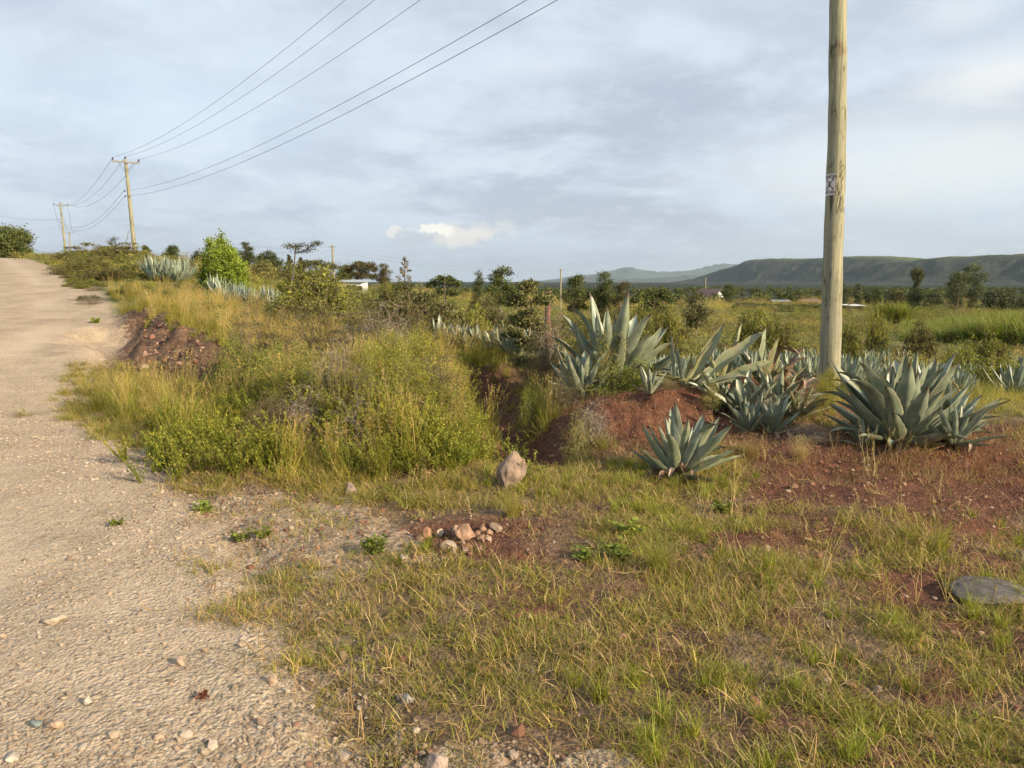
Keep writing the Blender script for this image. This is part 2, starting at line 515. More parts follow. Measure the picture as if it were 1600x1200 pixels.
# ground
def ground_mat():
    m, k_ = mat('ground_soil_and_gravel')
    at_ = k_.node('ShaderNodeAttribute', attribute_name='col')
    s = k_.node('ShaderNodeSeparateColor'); k_.l.new(at_.outputs['Color'], s.inputs[0])
    road, red, far = s.outputs
    tc_ = k_.node('ShaderNodeTexCoord'); P_ = tc_.outputs['Object']
    n1 = k_.noise(P_, 2.2, 6, 0.6); n2 = k_.noise(P_, 14, 6, 0.65); n3 = k_.noise(P_, 70, 4, 0.6); n0 = k_.noise(P_, 0.35, 4, 0.5)
    v1 = k_.node('ShaderNodeTexVoronoi'); k_.put(v1.inputs['Vector'], P_); v1.inputs['Scale'].default_value = 62
    v2 = k_.node('ShaderNodeTexVoronoi'); k_.put(v2.inputs['Vector'], P_); v2.inputs['Scale'].default_value = 24
    # gravel
    st = k_.node('ShaderNodeSeparateColor'); k_.l.new(v1.outputs['Color'], st.inputs[0])
    st2 = k_.node('ShaderNodeSeparateColor'); k_.l.new(v2.outputs['Color'], st2.inputs[0])
    g = k_.mix(k_.ramp(n1, 0.35, 0.65), (0.29, 0.222, 0.152), (0.415, 0.325, 0.225))
    g = k_.mix(k_.math('MULTIPLY', k_.ramp(st.outputs[0], 0.45, 1.0), 0.55), g, (0.50, 0.42, 0.32))
    g = k_.mix(k_.math('MULTIPLY', k_.ramp(st.outputs[1], 0.6, 1.0), 0.55), g, (0.13, 0.10, 0.075))
    g = k_.mix(k_.math('MULTIPLY', k_.ramp(st2.outputs[2], 0.8, 1.0), 0.35), g, (0.50, 0.43, 0.35))
    g = k_.mix(k_.math('MULTIPLY', k_.ramp(n0, 0.45, 0.7), 0.25), g, (0.36, 0.26, 0.19))
    mpr = k_.node('ShaderNodeMapping'); mpr.inputs['Rotation'].default_value = (0, 0, R(-32)); mpr.inputs['Scale'].default_value = (1.6, .12, 1); k_.l.new(P_, mpr.inputs[0])
    g = k_.mix(k_.math('MULTIPLY', k_.ramp(k_.noise(mpr.outputs[0], 1.0, 5, .6), 0.42, 0.62), 0.35), g, (0.45, 0.365, 0.27))
    # soil
    brown = k_.mix(k_.ramp(n2, 0.3, 0.7), (0.095, 0.064, 0.040), (0.20, 0.142, 0.09))
    redc = k_.mix(k_.ramp(n2, 0.3, 0.7), (0.066, 0.028, 0.018), (0.148, 0.066, 0.041))
    redc = k_.mix(k_.math('MULTIPLY', k_.ramp(n3, 0.55, 0.75), 0.5), redc, (0.27, 0.155, 0.10))
    soil = k_.mix(red, brown, redc)
    fr = k_.mix(k_.ramp(n1, 0.3, 0.7), (0.10, 0.11, 0.035), (0.22, 0.19, 0.07))
    fr = k_.mix(k_.ramp(n0, 0.35, 0.65), fr, (0.13, 0.15, 0.045))
    soil = k_.mix(far, soil, fr)
    a2 = k_.node('ShaderNodeAttribute', attribute_name='st'); s2 = k_.node('ShaderNodeSeparateXYZ'); k_.l.new(a2.outputs['Vector'], s2.inputs[0])
    soil = k_.mix(s2.outputs[0], soil, k_.mix(k_.ramp(n0, .3, .7), (0.016, 0.024, 0.016), (0.028, 0.036, 0.022)))  # far bush plain, darkened in colour to carry the hill slope's shaded tone
    soil = k_.mix(s2.outputs[1], soil, k_.mix(k_.ramp(n2, .3, .7), (0.075, 0.045, 0.03), (0.17, 0.11, 0.075)))
    em = k_.math('ADD', road, k_.math('MULTIPLY', k_.math('MULTIPLY', k_.math('SUBTRACT', n2, 0.5), 1.0), k_.math('MULTIPLY', road, 3.0, clamp=True)))
    em = k_.ramp(em, 0.22, 0.80)
    cc = k_.mix(em, soil, g)
    cc = k_.mix(k_.math('MULTIPLY', k_.math('MULTIPLY', s2.outputs[2], em), .55), cc, (0.46, 0.375, 0.275))
    hgt = k_.math('ADD', k_.math('MULTIPLY', v1.outputs['Distance'], -1.0), k_.math('MULTIPLY', k_.ramp(v2.outputs['Distance'], 0.0, 0.5), -1.1))
    hgt = k_.math('ADD', hgt, k_.math('MULTIPLY', n3, 0.9)); hgt = k_.math('ADD', hgt, k_.math('MULTIPLY', n2, 1.6))
    out(k_, princ(k_, cc, 0.95, 0.15, bump(k_, k_.math('MULTIPLY', hgt, k_.math('SUBTRACT', 1.0, k_.math('MULTIPLY', s2.outputs[2], .55))), 0.0095, 0.9)))
    return m


M_GROUND = ground_mat()


# ------------------------------------------------------------------ ground and road
def build_ground():
    A = np.concatenate([np.arange(-179, -56, 4.0), np.linspace(-55, 55, 480), np.arange(57, 180, 4.0)])
    A = np.radians(A)
    Rr = np.concatenate([[0.4], np.geomspace(1.2, 25, 560), np.geomspace(25, 400, 170)[1:], np.geomspace(400, 27000, 50)[1:]])
    na, nr = len(A), len(Rr)
    X_ = np.sin(A)[None] * Rr[:, None]; Y_ = np.cos(A)[None] * Rr[:, None]
    Z_ = H(X_, Y_)
    V = np.stack([X_, Y_, Z_], -1).reshape(-1, 3)
    V = np.vstack([V, [[0, 0, Hs(0, 0)]]])
    i = np.arange(nr - 1)[:, None] * na; j = np.arange(na)[None]; j2 = (j + 1) % na
    Q = np.stack([i + j, i + na + j, i + na + j2, i + j2], -1).reshape(-1, 4)
    jj = np.arange(na); T = np.stack([np.full(na, nr * na), jj, (jj + 1) % na], -1)
    s = road_s(V[:, 0], V[:, 1])
    wob = (fbm(V[:, 0], V[:, 1], 1.4, 3, 77) - .5) * 0.5 * (1 - sst(10, 25, V[:, 1])) + 0
    road = sst(-0.75, 0.35, s + wob)
    # gravelly tongue beside the rocks
    gr = gp([(270, 770), (520, 775), (600, 800), (640, 870), (560, 900), (420, 920), (330, 870)])
    jx = V[:, 0] + (fbm(V[:, 0], V[:, 1], 2.5, 3, 15) - .5) * .6; jy = V[:, 1] + (fbm(V[:, 0], V[:, 1], 2.5, 3, 16) - .5) * .6
    road = np.maximum(road, inpoly(jx, jy, gr) * 0.52)
    gr2 = gp([(480, 1120), (700, 1150), (1050, 1170), (1050, 1320), (400, 1320)])
    road = np.maximum(road, inpoly(jx, jy, gr2) * 0.6)
    road *= np.where(V[:, 1] > 150, 0, 1)
    red = red_mask(V[:, 0], V[:, 1])
    far = sst(9, 24, np.hypot(V[:, 0], V[:, 1])) * (1 - 0.7 * gs(segd(V[:, 0], V[:, 1], (-8.6, 16.9), (-5.1, 12.3)), 1.7))
    C_ = np.stack([road, red, far], -1)
    rad_ = np.hypot(V[:, 0], V[:, 1]); ST = np.stack([sst(175, 290, rad_), gs(segd(V[:, 0], V[:, 1], (-8.6, 16.9), (-5.1, 12.3)), 1.5), ruts(V[:, 0], V[:, 1])], -1)
    # the road is its own sheet, butted against the ground
    fc = V[Q].mean(1)
    isr = (road_s(fc[:, 0], fc[:, 1]) > 0) & (road_s(fc[:, 0], fc[:, 1]) < 9.0) & (fc[:, 1] < 130) & (fc[:, 1] > -40)
    for nm, q, t in (('road', Q[isr], T[:0]), ('ground', Q[~isr], T)):
        used = np.unique(np.concatenate([q.ravel(), t.ravel()]))
        mp = np.full(len(V), -1); mp[used] = np.arange(len(used))
        me = mesh(nm, V[used], [mp[q], mp[t]] if len(t) else [mp[q]], [M_GROUND], C_[used], ST[used], smooth=True)
        o = obj(nm, me)
        tag(o, {'road': 'pale dusty gravel road climbing away along the left', 'ground': 'red brown soil of the verge and the field sloping down to the right'}[nm], None, None, 'structure')


build_ground()


# ------------------------------------------------------------------ far hills
def hill_mat(name, low, high, patch, sc=0.02):
    m, k_ = mat(name)
    tc_ = k_.node('ShaderNodeTexCoord'); P_ = tc_.outputs['Object']
    at_ = k_.node('ShaderNodeAttribute', attribute_name='col')
    s = k_.node('ShaderNodeSeparateColor'); k_.l.new(at_.outputs['Color'], s.inputs[0])
    n1 = k_.noise(P_, sc, 6, 0.65); n2 = k_.noise(P_, sc * 6, 5, 0.7)
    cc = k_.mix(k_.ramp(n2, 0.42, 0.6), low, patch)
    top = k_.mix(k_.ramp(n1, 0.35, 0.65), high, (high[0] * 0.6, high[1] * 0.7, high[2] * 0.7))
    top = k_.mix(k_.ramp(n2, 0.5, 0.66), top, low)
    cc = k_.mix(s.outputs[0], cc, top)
    out(k_, princ(k_, cc, 0.95, 0.1))
    return m


def build_mesa():
    # rim runs from far left to near right, its scarp faces away from the sun
    a = np.array(at(1085, 437, 5200)[:2]); b = np.array(at(1900, 437, 2300)[:2])
    dv = (b - a); L = np.linalg.norm(dv); dv /= L; nv = np.array([dv[1], -dv[0]])      # nv points towards us
    if nv[1] > 0: nv = -nv
    ns, nt = 700, 110
    s = np.linspace(-0.08, 1.25, ns); t = np.concatenate([np.linspace(-520, -60, 40), np.linspace(-55, 620, nt - 40)])
    Sg, Tg = np.meshgrid(s, t, indexing='ij')
    wav = (fbm(Sg * L, Tg * 0, 1 / 420., 4, 51) - .5) * 260
    tt = Tg + wav + (fbm(Sg * L, Tg, 1 / 90., 4, 52) - .5) * 90
    # height of the rim along s, read off the skyline
    pxs = np.array([1040, 1085, 1125, 1160, 1200, 1250, 1300, 1350, 1400, 1450, 1500, 1560, 1620, 1800, 2400])
    pys = np.array([446, 437, 420, 407, 403.5, 404, 401.5, 399.5, 403, 406, 401, 396.5, 394, 392, 390])
    PX = a[0] + dv[0] * Sg * L; PY = a[1] + dv[1] * Sg * L
    px = 800 + F * PX / PY
    py = np.interp(px, pxs, pys)
    hr = (440 - py) / F * PY * 1.0 + 5.5
    fall = 1 - sst(0, 330, tt)
    gully = (fbm(Sg * L, Tg * 0.3, 1 / 70., 4, 61) - .5) * 0.5 + (fbm(Sg * L, Tg, 1 / 25., 3, 62) - .5) * 0.12
    Z_ = -8 + np.maximum(hr, 0) * np.clip(fall + gully * fall * (1 - fall) * 4, 0, 1.1)
    Z_ = np.where(tt < -150, -8 + (Z_ + 8) * (1 - 0.9 * sst(-150, -480, tt)), Z_)
    Z_ += (fbm(Sg * L, Tg, 1 / 40., 3, 63) - .5) * 7 * (Z_ > -2)
    XX = PX + nv[0] * Tg; YY = PY + nv[1] * Tg
    V = np.stack([XX, YY, Z_], -1).reshape(-1, 3)
    i = np.arange(ns - 1)[:, None] * nt; j = np.arange(nt - 1)[None]
    Q = np.stack([i + j, i + j + 1, i + nt + j + 1, i + nt + j], -1).reshape(-1, 4)
    top = sst(90, 0, tt + (fbm(Sg * L, Tg, 1 / 60., 3, 66) - .5) * 60).reshape(-1)  # sunlit strip along the flat top, painted as a lighter green
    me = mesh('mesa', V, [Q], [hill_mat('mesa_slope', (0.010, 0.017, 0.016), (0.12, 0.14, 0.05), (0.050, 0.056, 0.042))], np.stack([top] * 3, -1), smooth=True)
    tag(obj('hills', me), 'long dark flat topped hill across the right background', None, None, 'structure')


build_mesa()


def ridge(name, label, pts, Yd, depth, seed, colr):
    """a mountain ridge with two flanks; pts are skyline pixels"""
    pxs = [p[0] for p in pts]; pys = [p[1] for p in pts]
    n = 260; m_ = 24
    px = np.linspace(pxs[0], pxs[-1], n); X_ = (px - 800) / F * Yd
    h = (440 - np.interp(px, pxs, pys)) / F * Yd + 6
    h = h + (fbm(px, px * 0, 0.08, 4, seed) - .5) * 0.0022 * Yd * np.clip(h / (0.01 * Yd), 0, 1)
    t = np.linspace(-1, 1, m_)
    Tg = np.tile(t, (n, 1)); Xg = np.tile(X_[:, None], (1, m_)); hg = np.tile(h[:, None], (1, m_))
    prof = np.clip(1 - np.abs(Tg) ** 1.3, 0, 1) * (1 + (fbm(Xg, Tg * depth, 6.0 / depth, 4, seed + 3) - .5) * 0.6 * (np.abs(Tg) > .05))
    V = np.stack([Xg, Yd + Tg * depth, -8 + (hg + 2) * prof], -1).reshape(-1, 3)
    i = np.arange(n - 1)[:, None] * m_; j = np.arange(m_ - 1)[None]
    Q = np.stack([i + j, i + m_ + j, i + m_ + j + 1, i + j + 1], -1).reshape(-1, 4)
    me = mesh(name, V, [Q], [hill_mat(name, colr, colr, tuple(x * 1.4 for x in colr), 0.002)], np.zeros((len(V), 3)), smooth=True)
    tag(obj('mountains', me), label, None, None, 'structure')


ridge('far_peak', 'faint blue peak and saddle in the distance', [(800, 441), (850, 438), (880, 434), (925, 428), (950, 424), (972, 417.5), (980, 417), (1000, 421), (1020, 424.5), (1050, 425.5), (1085, 420), (1120, 414), (1200, 410), (1300, 420)], 15000, 1500, 5, (0.05, 0.07, 0.06))
ridge('near_rise', 'low dark green rise at the foot of the flat topped hill', [(960, 446), (985, 441.5), (1010, 440.5), (1040, 442), (1090, 441), (1200, 441)], 5600, 400, 15, (0.035, 0.05, 0.035))
ridge('far_peak_low', 'pale low foothills below the faint blue peak', [(780, 441), (860, 438), (930, 432), (975, 436), (1020, 434), (1080, 430), (1200, 428)], 10500, 1000, 25, (0.045, 0.06, 0.05))


# ------------------------------------------------------------------ scatter (geometry nodes)
def scatter(name, protos, P_, rotz, scl, idx, label, tilt=None, cat=None):
    n = len(P_)
    me = bpy.data.meshes.new(name)
    me.vertices.add(n); me.vertices.foreach_set('co', np.asarray(P_, np.float32).ravel())
    rot = np.zeros((n, 3), np.float32); rot[:, 2] = rotz
    if tilt is not None: rot[:, 0] = tilt[0]; rot[:, 1] = tilt[1]
    a = me.attributes.new('rot', 'FLOAT_VECTOR', 'POINT'); a.data.foreach_set('vector', rot.ravel())
    scl = np.asarray(scl, np.float32)
    if scl.ndim == 1: scl = np.stack([scl] * 3, -1)
    a = me.attributes.new('scl', 'FLOAT_VECTOR', 'POINT'); a.data.foreach_set('vector', scl.ravel())
    a = me.attributes.new('idx', 'INT', 'POINT'); a.data.foreach_set('value', np.asarray(idx, np.int32))
    me.update()
    ng = bpy.data.node_groups.new(name + '_scatter', 'GeometryNodeTree')
    ng.interface.new_socket('Geometry', in_out='INPUT', socket_type='NodeSocketGeometry')
    ng.interface.new_socket('Geometry', in_out='OUTPUT', socket_type='NodeSocketGeometry')
    N = ng.nodes; Lk = ng.links
    gi = N.new('NodeGroupInput'); go = N.new('NodeGroupOutput')
    j = N.new('GeometryNodeJoinGeometry')
    for pm in protos:
        po = bpy.data.objects.new(pm.name, pm)
        oi = N.new('GeometryNodeObjectInfo'); oi.inputs['Object'].default_value = po
        oi.inputs['As Instance'].default_value = True
        Lk.new(oi.outputs['Geometry'], j.inputs[0])
    iop = N.new('GeometryNodeInstanceOnPoints')
    Lk.new(gi.outputs[0], iop.inputs['Points']); Lk.new(j.outputs[0], iop.inputs['Instance'])
    iop.inputs['Pick Instance'].default_value = True

    def na(nm, ty):
        q = N.new('GeometryNodeInputNamedAttribute'); q.data_type = ty; q.inputs[0].default_value = nm
        return q.outputs[0]
    Lk.new(na('idx', 'INT'), iop.inputs['Instance Index'])
    e = N.new('FunctionNodeEulerToRotation'); Lk.new(na('rot', 'FLOAT_VECTOR'), e.inputs[0]); Lk.new(e.outputs[0], iop.inputs['Rotation'])
    Lk.new(na('scl', 'FLOAT_VECTOR'), iop.inputs['Scale'])
    Lk.new(iop.outputs[0], go.inputs[0])
    o = obj(name, me)
    md = o.modifiers.new('scatter', 'NODES'); md.node_group = ng
    tag(o, label, cat, None, 'stuff')
    return o


# ------------------------------------------------------------------ plant meshes
def blades(mb, n, hgt, wid, spread, lean, colr, curl=0.5, segs=3, base_dark=0.0, hvar=0.35):
    """curved tapering grass blades"""
    th = rng.uniform(0, 2 * math.pi, n)
    rr = spread * np.sqrt(rng.uniform(0, 1, n)) * 0.5
    ba = rng.uniform(0, 2 * math.pi, n)
    B = np.stack([rr * np.cos(ba), rr * np.sin(ba), np.full(n, -0.01)], -1)
    h = hgt * (1 + rng.uniform(-hvar, hvar, n))
    ln = lean * rng.uniform(0.2, 1.3, n); cu = curl * rng.uniform(0.1, 1.4, n)
    D = np.stack([np.cos(th), np.sin(th), np.zeros(n)], -1); Sd = np.stack([-np.sin(th), np.cos(th), np.zeros(n)], -1)
    tw = rng.uniform(-0.9, 0.9, n)[:, None]
    Sd = Sd * np.cos(tw) + D * np.sin(tw)
    w_ = wid * rng.uniform(0.6, 1.3, n)
    V = []
    pos = B.copy(); ang = ln.copy()
    for s_ in range(segs + 1):
        t = s_ / segs
        ww = (w_ * (1 - t ** 1.6) + wid * 0.06)[:, None]
        V += [pos - Sd * ww / 2, pos + Sd * ww / 2]
        step = (h / segs)[:, None]
        pos = pos + step * (np.cos(ang)[:, None] * np.array([0, 0, 1.0]) + np.sin(ang)[:, None] * D)
        ang = np.minimum(ang + cu / segs * 1.6, 2.4)
    V = np.stack(V, 1)  # n, 2(segs+1), 3
    m_ = 2 * (segs + 1)
    base = np.arange(n)[:, None] * m_
    q = np.concatenate([np.stack([base[:, 0] + 2 * s_, base[:, 0] + 2 * s_ + 1, base[:, 0] + 2 * s_ + 3, base[:, 0] + 2 * s_ + 2], -1) for s_ in range(segs)])
    c_ = np.repeat(colr, m_, 0)
    mb.add(V.reshape(-1, 3), [q], c_)


GREEN = [(0.175, 0.215, 0.030), (0.245, 0.270, 0.042), (0.120, 0.160, 0.025)]
OLIVE = [(0.315, 0.290, 0.055), (0.235, 0.222, 0.042)]
STRAW = [(0.46, 0.36, 0.19), (0.37, 0.27, 0.13), (0.28, 0.19, 0.10)]
GOLD = [(0.40, 0.33, 0.10), (0.32, 0.28, 0.08), (0.25, 0.25, 0.06)]


def tuft(nm, n, h, w_, spread, lean, mixes, curl=0.6, segs=3):
    mb = MB(); cols, wts = mixes
    blades(mb, n, h, w_, spread, lean, mixcol(n, cols, wts), curl, segs)
    return mb.mesh(nm, [M_GRASS])


mixA = (GREEN + OLIVE + STRAW, [.13, .18, .09, .20, .12, .15, .09, .04])
mixS = (GREEN + OLIVE + STRAW, [.04, .04, .04, .08, .08, .28, .26, .18])
mixG = (GREEN + OLIVE + GOLD, [.14, .18, .06, .18, .12, .12, .10, .10])
mixGold = (GREEN + OLIVE + GOLD, [.04, .05, .03, .12, .10, .30, .22, .14])

SHORT = [tuft('short_tuft', 50, 0.070, 0.0032, 0.16, 1.15, mixA, 1.5) for _ in range(5)] + \
        [tuft('short_tuft', 34, 0.095, 0.0036, 0.12, 0.95, mixA, 1.4) for _ in range(3)]
LITTER = [tuft('litter', 36, 0.10, 0.0032, 0.26, 1.5, mixS, 0.35) for _ in range(4)]
for _ in range(3):      # long dry runners
    mb = MB()
    for q in range(2):
        a_ = rng.uniform(0, 6.28); L_ = rng.uniform(.06, .18); t_ = np.linspace(0, 1, 8)
        P_ = np.stack([np.cos(a_ + t_ * rng.normal(0, .9)) * L_ * t_, np.sin(a_ + t_ * rng.normal(0, .9)) * L_ * t_, .012 + .05 * np.sin(t_ * 3.1) * rng.uniform(.2, 1.3)], -1)
        mb.tube(P_, np.linspace(.0018, .0009, 8), 4, mixcol(1, STRAW)[0], cap=False)
    LITTER.append(mb.mesh('litter', [M_GRASS]))
MED = [tuft('medium_tuft', 60, 0.25, 0.005, 0.20, 0.7, mixA, 1.1, 4) for _ in range(4)] + \
      [tuft('medium_tuft', 55, 0.30, 0.0045, 0.16, 0.35, mixG, 0.7, 4) for _ in range(3)]
FRESH = [tuft('fresh_tuft', 55, 0.2, 0.006, 0.10, 0.35, (GREEN, [.4, .5, .1]), 0.6, 4) for _ in range(3)]


def tallgrass(nm, n, h, mixes, heads=True):
    mb = MB(); cols, wts = mixes
    blades(mb, n, h * 0.6, 0.006, 0.22, 0.28, mixcol(n, cols, wts), 0.7, 4)
    ns = n // 3
    B = rng.uniform(-0.1, 0.1, (ns, 2)); th = rng.uniform(0, 6.28, ns); ln = rng.uniform(0.05, 0.35, ns); hh = h * rng.uniform(0.7, 1.15, ns)
    cc = mixcol(ns, GOLD + STRAW[:2], None)
    for i in range(ns):
        d = np.array([math.cos(th[i]), math.sin(th[i]), 0])
        t = np.linspace(0, 1, 5)[:, None]
        Pp = np.array([B[i][0], B[i][1], 0]) + t * hh[i] * np.array([0, 0, 1]) + (t ** 1.8) * math.tan(ln[i]) * hh[i] * d
        mb.tube(Pp, np.linspace(0.0016, 0.0009, 5), 3, cc[i], cap=False)
        if heads:
            m_ = 14
            tt = rng.uniform(0.74, 1.0, m_)[:, None]
            C_ = np.array([B[i][0], B[i][1], 0]) + tt * hh[i] * np.array([0, 0, 1]) + (tt ** 1.8) * math.tan(ln[i]) * hh[i] * d
            mb.leaves(C_, dirs(m_, 1.6), dirs(m_), rng.uniform(0.018, 0.04, m_), 0.005, cc[i] * rng.uniform(.8, 1.25, (m_, 1)))
    return mb.mesh(nm, [M_GRASS])


TALL = [tallgrass('tall_grass', 66, 0.62, mixG) for _ in range(4)]
TALLGOLD = [tallgrass('golden_grass', 60, 0.70, mixGold) for _ in range(4)]


def forb(nm, h, n_st, cols, leaf=(0.024, 0.011), per=36):
    """soft leafy weed"""
    mb = MB()
    for i in range(n_st):
        th = rng.uniform(0, 6.28); ln = rng.uniform(0.05, 0.7); hh = h * rng.uniform(0.6, 1.1)
        d = np.array([math.cos(th), math.sin(th), 0])
        t = np.linspace(0, 1, 5)[:, None]
        Pp = d * 0.02 + t * hh * math.cos(ln) * np.array([0, 0, 1]) + (t ** 1.3) * math.sin(ln) * hh * d
        mb.tube(Pp, np.linspace(0.003, 0.001, 5), 3, np.array(cols[0]) * 0.8, cap=False)
        tt = rng.uniform(0.15, 1, per)[:, None]
        C_ = d * 0.02 + tt * hh * math.cos(ln) * np.array([0, 0, 1]) + (tt ** 1.3) * math.sin(ln) * hh * d
        mb.leaves(C_, dirs(per, 0.5), dirs(per, 2.0), leaf[0] * rng.uniform(0.6, 1.3, per), leaf[1] * rng.uniform(.7, 1.2, per), mixcol(per, cols), -0.08)
    return mb.mesh(nm, [M_LEAF])


YG = [(0.22, 0.24, 0.035), (0.17, 0.20, 0.035), (0.31, 0.29, 0.05)]
FORB = [forb('forb', 0.34, 9, YG) for _ in range(4)] + [forb('forb', 0.3, 10, GREEN, (0.022, 0.010)) for _ in range(3)]
LOWLEAF = [forb('low_leaf', 0.11, 10, [(0.15, 0.20, 0.035), (0.21, 0.25, 0.05)], (0.036, 0.020), 16) for _ in range(3)]


def mist(nm, h, w_, n=330, cols=((0.34, 0.33, 0.08), (0.27, 0.29, 0.06))):
    mb = MB(); blades(mb, n, h, 0.0013, w_ * 0.35, 0.5, mixcol(n, cols), 0.5, 3, 0, 0.3)
    C_ = np.stack([rng.normal(0, w_ * .24, n * 2), rng.normal(0, w_ * .24, n * 2), rng.uniform(h * 0.35, h * 1.05, n * 2)], -1)
    mb.leaves(C_, dirs(n * 2, 1), dirs(n * 2), 0.012, 0.0035, mixcol(n * 2, cols))
    return mb.mesh(nm, [M_GRASS])


def wobble(p0, p1, n, amp):
    t = np.linspace(0, 1, n)[:, None]
    P_ = p0 + t * (p1 - p0)
    L = np.linalg.norm(p1 - p0)
    P_[1:-1] += rng.normal(size=(n - 2, 3)) * amp * L
    return P_


def shrub(rad, h, ncl, nleaf, leaf, cols, wcol=(0.16, 0.12, 0.08), flat=1.0, csz=0.12, stems=7, shell=0.6, up=0.5, thorn=0, tw=0.004, mat_=None, lift=0.0, layers=0, wts=None):
    """returns wood mesh, foliage mesh.  cluster centres fill an uneven dome"""
    wood = MB(); fol = MB()
    C_ = []
    ph = rng.uniform(0, 6.28, 4)
    while len(C_) < ncl:
        d = dirs(1, 0.35)[0]
        if d[2] < -0.15: continue
        a = math.atan2(d[1], d[0])
        lump = 1 + 0.22 * math.sin(2 * a + ph[0]) + 0.16 * math.sin(3 * a + ph[1] + 2 * d[2]) + 0.13 * math.sin(5 * a + ph[2] + 4 * d[2])
        r_ = lump * (shell + (1 - shell) * rng.uniform() ** 0.5 if rng.uniform() < 0.75 else rng.uniform(0.2, 0.9))
        p = np.array([d[0] * rad * r_, d[1] * rad * r_, h * (0.12 + lift) + d[2] * h * (0.88 - lift) * r_])
        if layers:
            zz = p[2] / h * layers; p[2] = (math.floor(zz) + 0.5 + (zz % 1 - 0.5) * 0.35) / layers * h
        if p[2] < 0.03 * h: continue
        C_.append(p)
    C_ = np.array(C_)
    # stems: to a handful of main forks, then twigs to each cluster
    k_ = max(stems, 3)
    forks = C_[rng.choice(ncl, k_, replace=False)] * np.array([0.55, 0.55, 0.6])
    for f in forks:
        b = np.array([rng.normal(0, rad * 0.06), rng.normal(0, rad * 0.06), -0.03])
        wood.tube(wobble(b, f, 5, 0.06), np.linspace(tw * 3.2, tw * 1.6, 5), 4, wcol)
    for p in C_:
        f = forks[np.argmin(np.linalg.norm(forks - p, axis=1))]
        wood.tube(wobble(f, p, 4, 0.08), np.linspace(tw * 1.3, tw * 0.5, 4), 3, np.array(wcol) * rng.uniform(.8, 1.25), cap=False)
        for _ in range(2 + thorn):
            e = p + rng.normal(size=3) * csz * np.array([1, 1, 0.7]) * 0.9
            wood.tube(np.array([p, (p + e) / 2 + rng.normal(size=3) * csz * .1, e]), tw * np.array([.5, .4, .2]), 3, np.array(wcol) * rng.uniform(.9, 1.4), cap=False)
    if nleaf:
        n = ncl * nleaf
        cc = np.repeat(C_, nleaf, 0)
        off = rng.normal(size=(n, 3)) * csz * 0.55; off[:, 2] *= flat
        cc = cc + off; cc[:, 2] = np.maximum(cc[:, 2], 0.01)
        tone = np.repeat(rng.uniform(0.75, 1.25, (ncl, 1)), nleaf, 0)
        fol.leaves(cc, dirs(n, up), dirs(n, 1.2), leaf[0] * rng.uniform(.6, 1.35, n), leaf[1] * rng.uniform(.7, 1.3, n), mixcol(n, cols, wts) * tone, -0.06)
    return wood.mesh('branches', [M_WOOD]), (fol.mesh('foliage', [mat_ or M_LEAF]) if nleaf else None)


THORN = [(0.12, 0.13, 0.042), (0.155, 0.155, 0.055), (0.185, 0.17, 0.07), (0.075, 0.085, 0.03)]
BRIGHT = [(0.12, 0.18, 0.022), (0.165, 0.235, 0.028), (0.21, 0.27, 0.035)]
GREYW = (0.20, 0.165, 0.13)
near_thorn = [shrub(0.62, 0.85, 260, 26, (0.024, 0.009), THORN, flat=.35, csz=0.10, layers=7, thorn=2, tw=0.0035) for _ in range(3)]
near_leafy = [shrub(0.45, 0.6, 260, 26, (0.024, 0.012), YG, (0.16, .15, .06), csz=0.08, tw=0.003) for _ in range(2)]
near_green = [shrub(0.5, 0.5, 300, 26, (0.024, 0.011), GREEN + [(0.17, 0.22, 0.05)], (0.14, .12, .06), csz=0.08, flat=.6, tw=0.003) for _ in range(2)]
near_dead = [shrub(0.35, 0.5, 80, 0, (0, 0), GREEN, GREYW, csz=0.12, thorn=5, tw=0.0036) for _ in range(2)]
near_sparse = [shrub(0.35, 0.55, 130, 16, (0.018, 0.010), YG + GREEN, (0.25, .22, .10), csz=0.08, thorn=2, tw=0.0025) for _ in range(2)]
mid_thorn = [shrub(1.0, 1.0, 300, 24, (0.10, 0.042), THORN, flat=.28, csz=0.17, layers=5, thorn=0, tw=0.008) for _ in range(5)]
mid_leafy = [shrub(1.0, 1.1, 280, 24, (0.09, 0.048), THORN + YG[:2] + GREEN[:2], flat=.7, csz=0.17, tw=0.008) for _ in range(4)]
mid_grey = [shrub(1.0, 1.0, 200, 10, (0.06, 0.02), [(0.19, .165, .10), (.16, .15, .085)], (0.20, .165, .13), csz=0.2, thorn=3, tw=0.006) for _ in range(2)]
bright_bush = shrub(1.0, 1.9, 700, 34, (0.10, 0.055), BRIGHT, (0.18, .15, .08), csz=0.16, tw=0.01, shell=.45)


def bush(name, label, cat, proto, px, Yd, top, width=None, group=None, sink=0.0, hb=None, rz=None):
    """stand a bush so that its top meets the photograph's row 'top'"""
    p = at(px, top, Yd); z = Hs(p[0], p[1]) - sink
    h = max(p[2] - z, 0.15)
    sh = h / (hb or proto_h(proto)); sw = sh if width is None else (width / F * Yd) / proto_w(proto)
    o = thing(name, label, cat, (p[0], p[1], z), (0, 0, rng.uniform(0, 6.28) if rz is None else rz), (sw, sw, sh), group)
    obj('branches', proto[0], o)
    if proto[1]: obj('foliage', proto[1], o)
    return o


_ext = {}


def _e(proto):
    kx = proto[0].name
    if kx not in _ext:
        me = proto[1] or proto[0]
        a = np.zeros(len(me.vertices) * 3, np.float32); me.vertices.foreach_get('co', a); a = a.reshape(-1, 3)
        r_ = np.hypot(a[:, 0], a[:, 1])
        _ext[kx] = (float(np.percentile(a[:, 2], 99.5)), 2 * float(np.percentile(r_, 97)))
    return _ext[kx]


def proto_h(p): return _e(p)[0]
def proto_w(p): return _e(p)[1]


